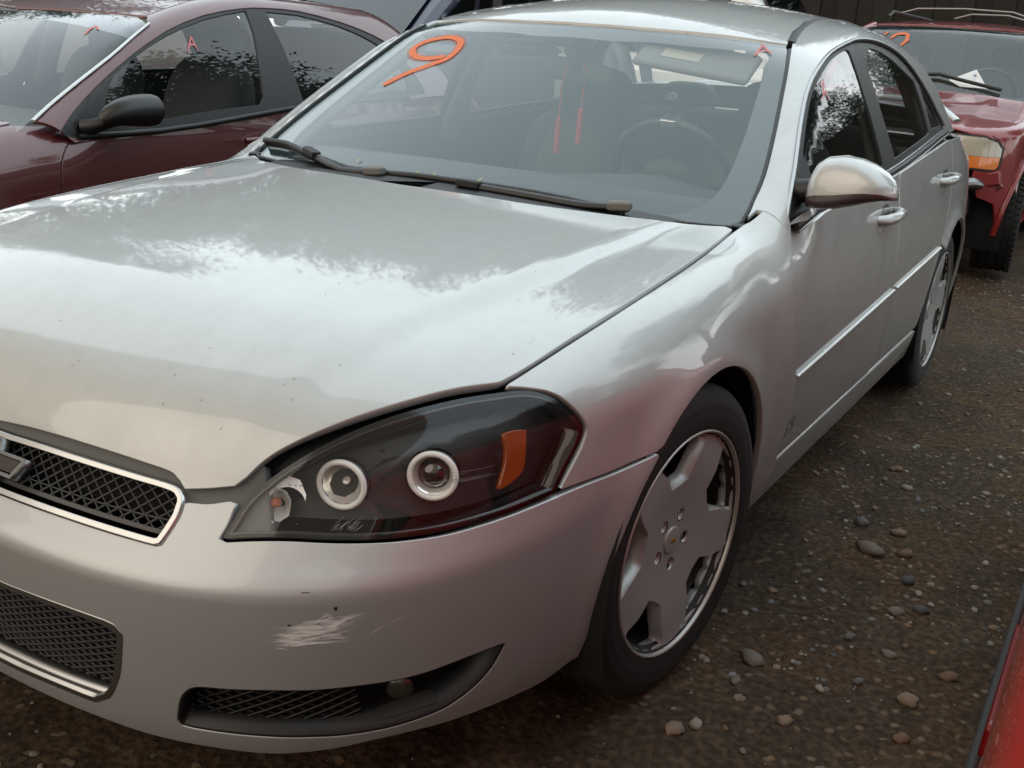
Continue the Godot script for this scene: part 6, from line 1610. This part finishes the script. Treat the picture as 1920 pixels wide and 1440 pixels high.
func dirt_texture() -> ImageTexture:
	var n := 1024
	var im := Image.create(n, n, false, Image.FORMAT_RGB8)
	var ns := []
	for q in [[3, 0.006, 5], [9, 0.07, 4], [21, 0.0030, 3]]:
		var f := FastNoiseLite.new()
		f.seed = q[0]
		f.frequency = q[1]
		f.fractal_octaves = q[2]
		ns.append(f)
	var cd := FastNoiseLite.new()
	cd.noise_type = FastNoiseLite.TYPE_CELLULAR
	cd.seed = 77
	cd.frequency = 0.085
	cd.fractal_type = FastNoiseLite.FRACTAL_NONE
	cd.cellular_return_type = FastNoiseLite.RETURN_DISTANCE
	var cv: FastNoiseLite = cd.duplicate()
	cv.cellular_return_type = FastNoiseLite.RETURN_CELL_VALUE
	for y in n:
		for x in n:
			var v: float = ns[0].get_noise_2d(x, y)
			var w: float = ns[1].get_noise_2d(x, y)
			var d := smoothstep(-0.12, 0.12, ns[2].get_noise_2d(x, y) + 0.25 * v)
			var base := Color(0.255, 0.200, 0.148).lerp(Color(0.222, 0.184, 0.146), d)
			base = base.lerp(Color(0.275, 0.238, 0.19), clampf((v - 0.08) * 1.6, 0, 0.6))
			var k := 1.0 + 0.50 * w + 0.16 * (rng.randf() - 0.5)
			# small stones pressed into the dirt
			var c := cv.get_noise_2d(x, y)
			if c > 0.66 + 0.6 * v:
				var e := cd.get_noise_2d(x, y)
				var s := smoothstep(-0.50 + 0.25 * (c - 0.66), -0.72, e)
				if s > 0:
					var t := fposmod(c * 37.7, 1.0)
					base = base.lerp(Color(0.30, 0.285, 0.26).lerp(Color(0.36, 0.29, 0.22), t) * (0.6 + 0.7 * fposmod(c * 91.3, 1.0)), s * 0.85)
					k = lerpf(k, 1.0 + 0.15 * w, s)
			im.set_pixel(x, y, Color(base.r * k, base.g * k, base.b * k))
	im.generate_mipmaps()
	return ImageTexture.create_from_image(im)

func ground_height(n: FastNoiseLite, x: float, z: float) -> float:
	var h := n.get_noise_2d(x * 100, z * 100) * 0.020 + n.get_noise_2d(x * 640 + 50, z * 640) * 0.007
	# a shallow rut along the silver car's wheels and lower ground in the lane
	h -= 0.008 * exp(-pow((x - 0.9) / 0.25, 2))
	return h - 0.012

func ground() -> void:
	var n := FastNoiseLite.new()
	n.seed = 4
	n.frequency = 0.012
	n.fractal_octaves = 4
	var mb := Mb.new()
	var nx := 300
	var nz := 400
	var x0 := -5.0
	var x1 := 5.0
	var z0 := -9.0
	var z1 := 4.0
	for j in nz + 1:
		for i in nx + 1:
			var x: float = lerpf(x0, x1, float(i) / nx)
			var z: float = lerpf(z0, z1, float(j) / nz)
			var e := minf(minf(x - x0, x1 - x), minf(z - z0, z1 - z))
			var f := smoothstep(0.0, 1.0, e)
			var h := ground_height(n, x, z) * f
			var dx := (ground_height(n, x + .02, z) - ground_height(n, x - .02, z)) / .04 * f
			var dz := (ground_height(n, x, z + .02) - ground_height(n, x, z - .02)) / .04 * f
			mb.p(Vector3(x, h, z), Vector3(-dx, 1, -dz).normalized(), Vector2(x, z) / 1.9)
	for j in nz:
		for i in nx:
			var k := j * (nx + 1) + i
			mb.quad(k, k + 1, k + nx + 2, k + nx + 1)
	var zn := FastNoiseLite.new()
	zn.seed = 17
	zn.frequency = 0.02
	zn.fractal_octaves = 4
	mb.use_c = true
	for i in mb.v.size():
		var q := mb.v[i]
		var w := 0.07 * zn.get_noise_2d(q.x * 70, q.z * 70)
		var c := Color(1.0, 0.98, 0.95)
		# brown lane away from the car, grey gravelly strip beside it, pale packed strip along the sill, damp spots
		c = c.lerp(Color(1.62, 1.28, 0.95), smoothstep(1.17, 1.23, q.x + w))
		var pale := smoothstep(0.97, 0.90, q.x + w * 1.4) * smoothstep(-0.45, -0.7, q.z) * smoothstep(-2.5, -2.1, q.z)
		c = c.lerp(Color(1.75, 1.62, 1.42), pale)
		c = c.lerp(Color(1.9, 1.6, 1.25), smoothstep(0.10, 0.0, Vector2((q.x - .28) * .45, q.z - .82).length() - .10 + w))
		for d in [[.80, -1.0, .07], [.78, -1.75, .12], [.62, .52, .10], [.8, .3, .06], [-.05, .93, .09]]:
			c = c.lerp(Color(.45, .43, .42), 0.8 * smoothstep(d[2], d[2] * .5, Vector2(q.x - d[0], (q.z - d[1]) * .7).length() + w))
		mb.c[i] = c
	var g := put("ground", self, mb, M.dirt)
	g.set_meta("kind", "structure")
	var far_ := Mb.new()
	for q in [[-150.0, x0, -150.0, 60.0], [x1, 150.0, -150.0, 60.0], [x0, x1, z1, 60.0], [x0, x1, -150.0, z0]]:
		far_.flat(Vector3(q[0], 0, q[2]), Vector3(q[1], 0, q[2]), Vector3(q[1], 0, q[3]), Vector3(q[0], 0, q[3]), Vector3.UP)
	for i in far_.v.size(): far_.t[i] = Vector2(far_.v[i].x, far_.v[i].z) / 1.9
	var g2 := put("yard_ground", self, far_, M.dirt)
	g2.set_meta("kind", "structure")
	# pebbles: a few shapes; the larger ones single, the small ones as one scatter
	var shapes := []
	for k in 5:
		var pb := Mb.new().ball(Vector3.ZERO, Vector3(1, .5, .75), 12, 7, 1.0)
		var pn := FastNoiseLite.new()
		pn.seed = 40 + k
		pn.frequency = 1.1
		for i in pb.v.size(): pb.v[i] *= 1.0 + 0.55 * pn.get_noise_3dv(pb.v[i])
		shapes.append(pb)
	var tones := [Color(.36, .335, .30), Color(.30, .30, .295), Color(.42, .36, .30), Color(.47, .445, .41), Color(.36, .27, .20), Color(.22, .22, .23)]
	var mats := []
	for c in tones: mats.append(mat(c, 0.75))
	var meshes := []
	for k in 5: meshes.append((shapes[k] as Mb).mesh(mats[0]))
	var spots := [[1.11, -.98, .040], [1.04, -1.18, .026], [1.155, -1.16, .022], [1.20, -1.02, .024], [1.24, -.86, .022], [1.02, -.22, .030], [1.36, -.25, .026], [1.10, -1.55, .02], [1.03, -1.72, .022], [1.34, .10, .026], [1.22, .17, .03], [1.16, -.02, .020], [1.42, -.42, .022], [1.30, -.72, .021], [1.25, -.66, .02], [0.98, .15, .022], [1.01, .10, .018], [1.38, -.1, .018], [1.28, -.45, .02], [1.18, -.48, .016]]
	for i in 60:
		spots.append([rng.randf_range(.93, 1.52), rng.randf_range(-4.6, .3), rng.randf_range(.006, .015)])
	for i in 22:
		spots.append([rng.randf_range(-.35, .45), rng.randf_range(.93, 1.2), rng.randf_range(.006, .014)])
	for i in spots.size():
		var o := MeshInstance3D.new()
		o.name = numbered("pebble", self)
		o.mesh = meshes[i % 5]
		o.set_surface_override_material(0, mats[(i * 7 + i / 3) % 6])
		var r: float = spots[i][2]
		o.basis = Basis(Vector3.UP, rng.randf() * TAU) * Basis(Vector3.RIGHT, rng.randf_range(-.25, .25)) * Basis.from_scale(Vector3(r, r, r))
		o.position = Vector3(spots[i][0], ground_height(n, spots[i][0], spots[i][1]) + r * .22, spots[i][1])
		add_child(o, true)
		var kind: String = ["grey-brown", "grey", "tan", "pale grey", "rusty brown", "dark"][(i * 7 + i / 3) % 6]
		var where: String = "in front of the silver sedan's bumper" if spots[i][1] > .5 else ("beside the front wheel" if spots[i][1] > -.3 else ("below the front door" if spots[i][1] > -1.5 else ("below the rear door" if spots[i][1] > -2.7 else "near the rear wheel")))
		var large: String = "large " if r > .028 else ("small " if r < .012 else "")
		tag(o, large + kind + " pebble on the dirt " + where, "pebble", "pebbles on the dirt of the yard")
	var mm := MultiMesh.new()
	mm.transform_format = MultiMesh.TRANSFORM_3D
	mm.use_colors = true
	mm.mesh = (shapes[1] as Mb).mesh(M.grit)
	mm.instance_count = 9500
	for i in 9500:
		var x := rng.randf_range(-.6, 2.2)
		var z := rng.randf_range(-7.0, 1.7)
		var cl := n.get_noise_2d(x * 60 + 900, z * 60)
		if cl < -0.02 and rng.randf() < 0.7: z -= 40.0
		var r: float = (0.0018 + 0.008 * pow(rng.randf(), 4.0)) * (1.35 if cl > 0.05 else 0.75)
		mm.set_instance_transform(i, Transform3D(Basis(Vector3.UP, rng.randf() * TAU) * Basis.from_scale(Vector3(r, r, r)), Vector3(x, ground_height(n, x, z) + r * .1, z)))
		var t: Color = tones[rng.randi() % 6]
		mm.set_instance_color(i, t * rng.randf_range(.26, .58))
	var mi := MultiMeshInstance3D.new()
	mi.name = "gravel"
	mi.multimesh = mm
	add_child(mi)
	mi.set_meta("kind", "stuff")
	tag(mi, "fine gravel and grit scattered over the dirt", "gravel")
	# dry straw by the far end of the lane
	var straw := Mb.new()
	for i in 260:
		var c := Vector2(1.02, -4.7) if i < 170 else Vector2(1.15, -2.5)
		var q := c + Vector2(rng.randfn(0, .22), rng.randfn(0, .35))
		var a := rng.randf() * TAU
		var l := rng.randf_range(.02, .09)
		var y := ground_height(n, q.x, q.y) + rng.randf_range(.001, .012)
		straw.tube([Vector3(q.x, y, q.y), Vector3(q.x + cos(a) * l, y + rng.randf_range(-.001, .012), q.y + sin(a) * l)], .0011, 4)
	var so := put("dry_straw", self, straw, M.straw)
	so.set_meta("kind", "stuff")
	tag(so, "dry straw and twigs strewn on the lane beside the rear wheel", "straw")

func wall() -> void:
	var w := thing("board_wall", "dark weathered board wall closing the yard behind the cars", "wall", Vector3(0, 0, -13.5))
	var bm := Mb.new().box(Vector3.ZERO, Vector3(.13, 1.45, .014), 0.004)
	var ms := []
	for c in [Color(.125, .115, .10), Color(.105, .098, .088), Color(.14, .127, .11)]: ms.append(bm.mesh(mat(c, 0.9)))
	for i in 90:
		var o := MeshInstance3D.new()
		o.name = "board" if i == 0 else "board_%03d" % i
		o.mesh = ms[(i * 5 + i / 4) % 3]
		o.position = Vector3(-12.0 + i * .245, 1.45 + .03 * sin(i * 2.3), .030 * (i % 2))
		w.add_child(o, true)
	for y in [.5, 2.4]:
		put("rail", w, Mb.new().box(Vector3(-1.1, y, -.06), Vector3(11.1, .05, .04), 0.004), ms[1].surface_get_material(0))

func trees() -> void:
	# one leafy crown, used again by every tree under its own turn and size
	var leaf := Mb.new()
	leaf.use_c = true
	var crown := Mb.new()
	crown.use_c = true
	var tn := FastNoiseLite.new()
	tn.seed = 12
	tn.frequency = 0.35
	var cl := []
	for i in 95:
		var d := Vector3(rng.randfn(), rng.randfn() * .8, rng.randfn()).normalized() * pow(rng.randf(), .45)
		cl.append([d * Vector3(2.3, 2.6, 2.3) + Vector3(0, 4.6, 0), rng.randf_range(.35, .75)])
	for c in cl:
		var tone := rng.randf_range(.7, 1.3)
		for k in 260:
			var p: Vector3 = c[0] + Vector3(rng.randfn(), rng.randfn() * .8, rng.randfn()) * c[1] * .62
			var b := Basis.from_euler(Vector3(rng.randf_range(-.9, .9), rng.randf() * TAU, rng.randf_range(-.7, .7)))
			var l := rng.randf_range(.09, .17)
			crown.tint = Color(.050, .080, .028) * tone * rng.randf_range(.75, 1.25)
			var u := b.y.normalized()
			var a0 := crown.p(p, u)
			var a1 := crown.p(p + b * Vector3(l * .28, 0, l * .5), u)
			var a2 := crown.p(p + b * Vector3(0, -l * .1, l), u)
			var a3 := crown.p(p + b * Vector3(-l * .28, 0, l * .5), u)
			crown.quad(a0, a1, a2, a3)
	var cm := crown.mesh(M.leaf)
	var trunk := Mb.new()
	trunk.tube([Vector3(0, -.1, 0), Vector3(.03, 1.0, .0), Vector3(-.05, 2.4, .04), Vector3(.05, 4.0, 0), Vector3(0, 5.6, .1)], [.22, .17, .14, .09, .03], 10, Vector3(1, .1, 0))
	for i in 9:
		var a := TAU * i / 9.0
		var h := 2.0 + .32 * i
		trunk.tube([Vector3(0, h, 0), Vector3(cos(a) * .8, h + .6, sin(a) * .8), Vector3(cos(a) * 1.6, h + 1.5, sin(a) * 1.6)], [.07, .045, .015], 6)
	var tm := trunk.mesh(M.bark)
	var spots := [[-17.0, -17.5, 1.7], [-13.0, -19.0, 1.9], [-9.5, -17.0, 1.55], [-6.0, -18.5, 1.75], [-2.6, -17.0, 1.35], [.8, -18.5, .80], [4.0, -16.8, .60], [7.5, -19.0, .80], [8.8, -14.5, 1.9], [12.5, -10.5, .9], [-20.5, -13.0, 1.8], [13.5, -5.0, 1.2]]
	spots.append_array([[11.0, 3.2, 1.0], [12.5, 7.5, 1.15], [10.2, -.8, .95], [-15.0, -23.0, 2.0], [-10.5, -23.5, 1.9], [-5.0, -23.0, 1.8], [-.8, -23.5, .95], [3.0, -23.0, .75]])
	var says := ["leftmost tree", "second tree from the left", "third tree from the left", "tall tree left of centre", "small tree left of centre", "tree behind the roof of the silver sedan", "low tree behind the red sport utility vehicle", "tall tree right of the red sport utility vehicle", "tree at the wall's right end", "tree right of the yard by the far lane", "tree at the wall's far left end", "tree on the yard's right side", "tree right of the bright red sedan's trunk", "tree far right of the camera's standpoint", "tree right of the bright red sedan's cabin", "back-row tree behind the maroon sedan", "back-row tree left of the white vehicle", "back-row tree behind the white vehicle", "back-row tree behind the silver sedan", "back-row tree behind the red sport utility vehicle"]
	for i in spots.size():
		var t := thing("leafy_tree", "green leafy tree, " + says[i], "tree", Vector3(spots[i][0], 0, spots[i][1]), i * 1.9, "trees around the yard")
		t.scale = Vector3.ONE * float(spots[i][2])
		var tr := MeshInstance3D.new()
		tr.name = "trunk"
		tr.mesh = tm
		t.add_child(tr, true)
		var c := MeshInstance3D.new()
		c.name = "crown"
		c.mesh = cm
		t.add_child(c, true)
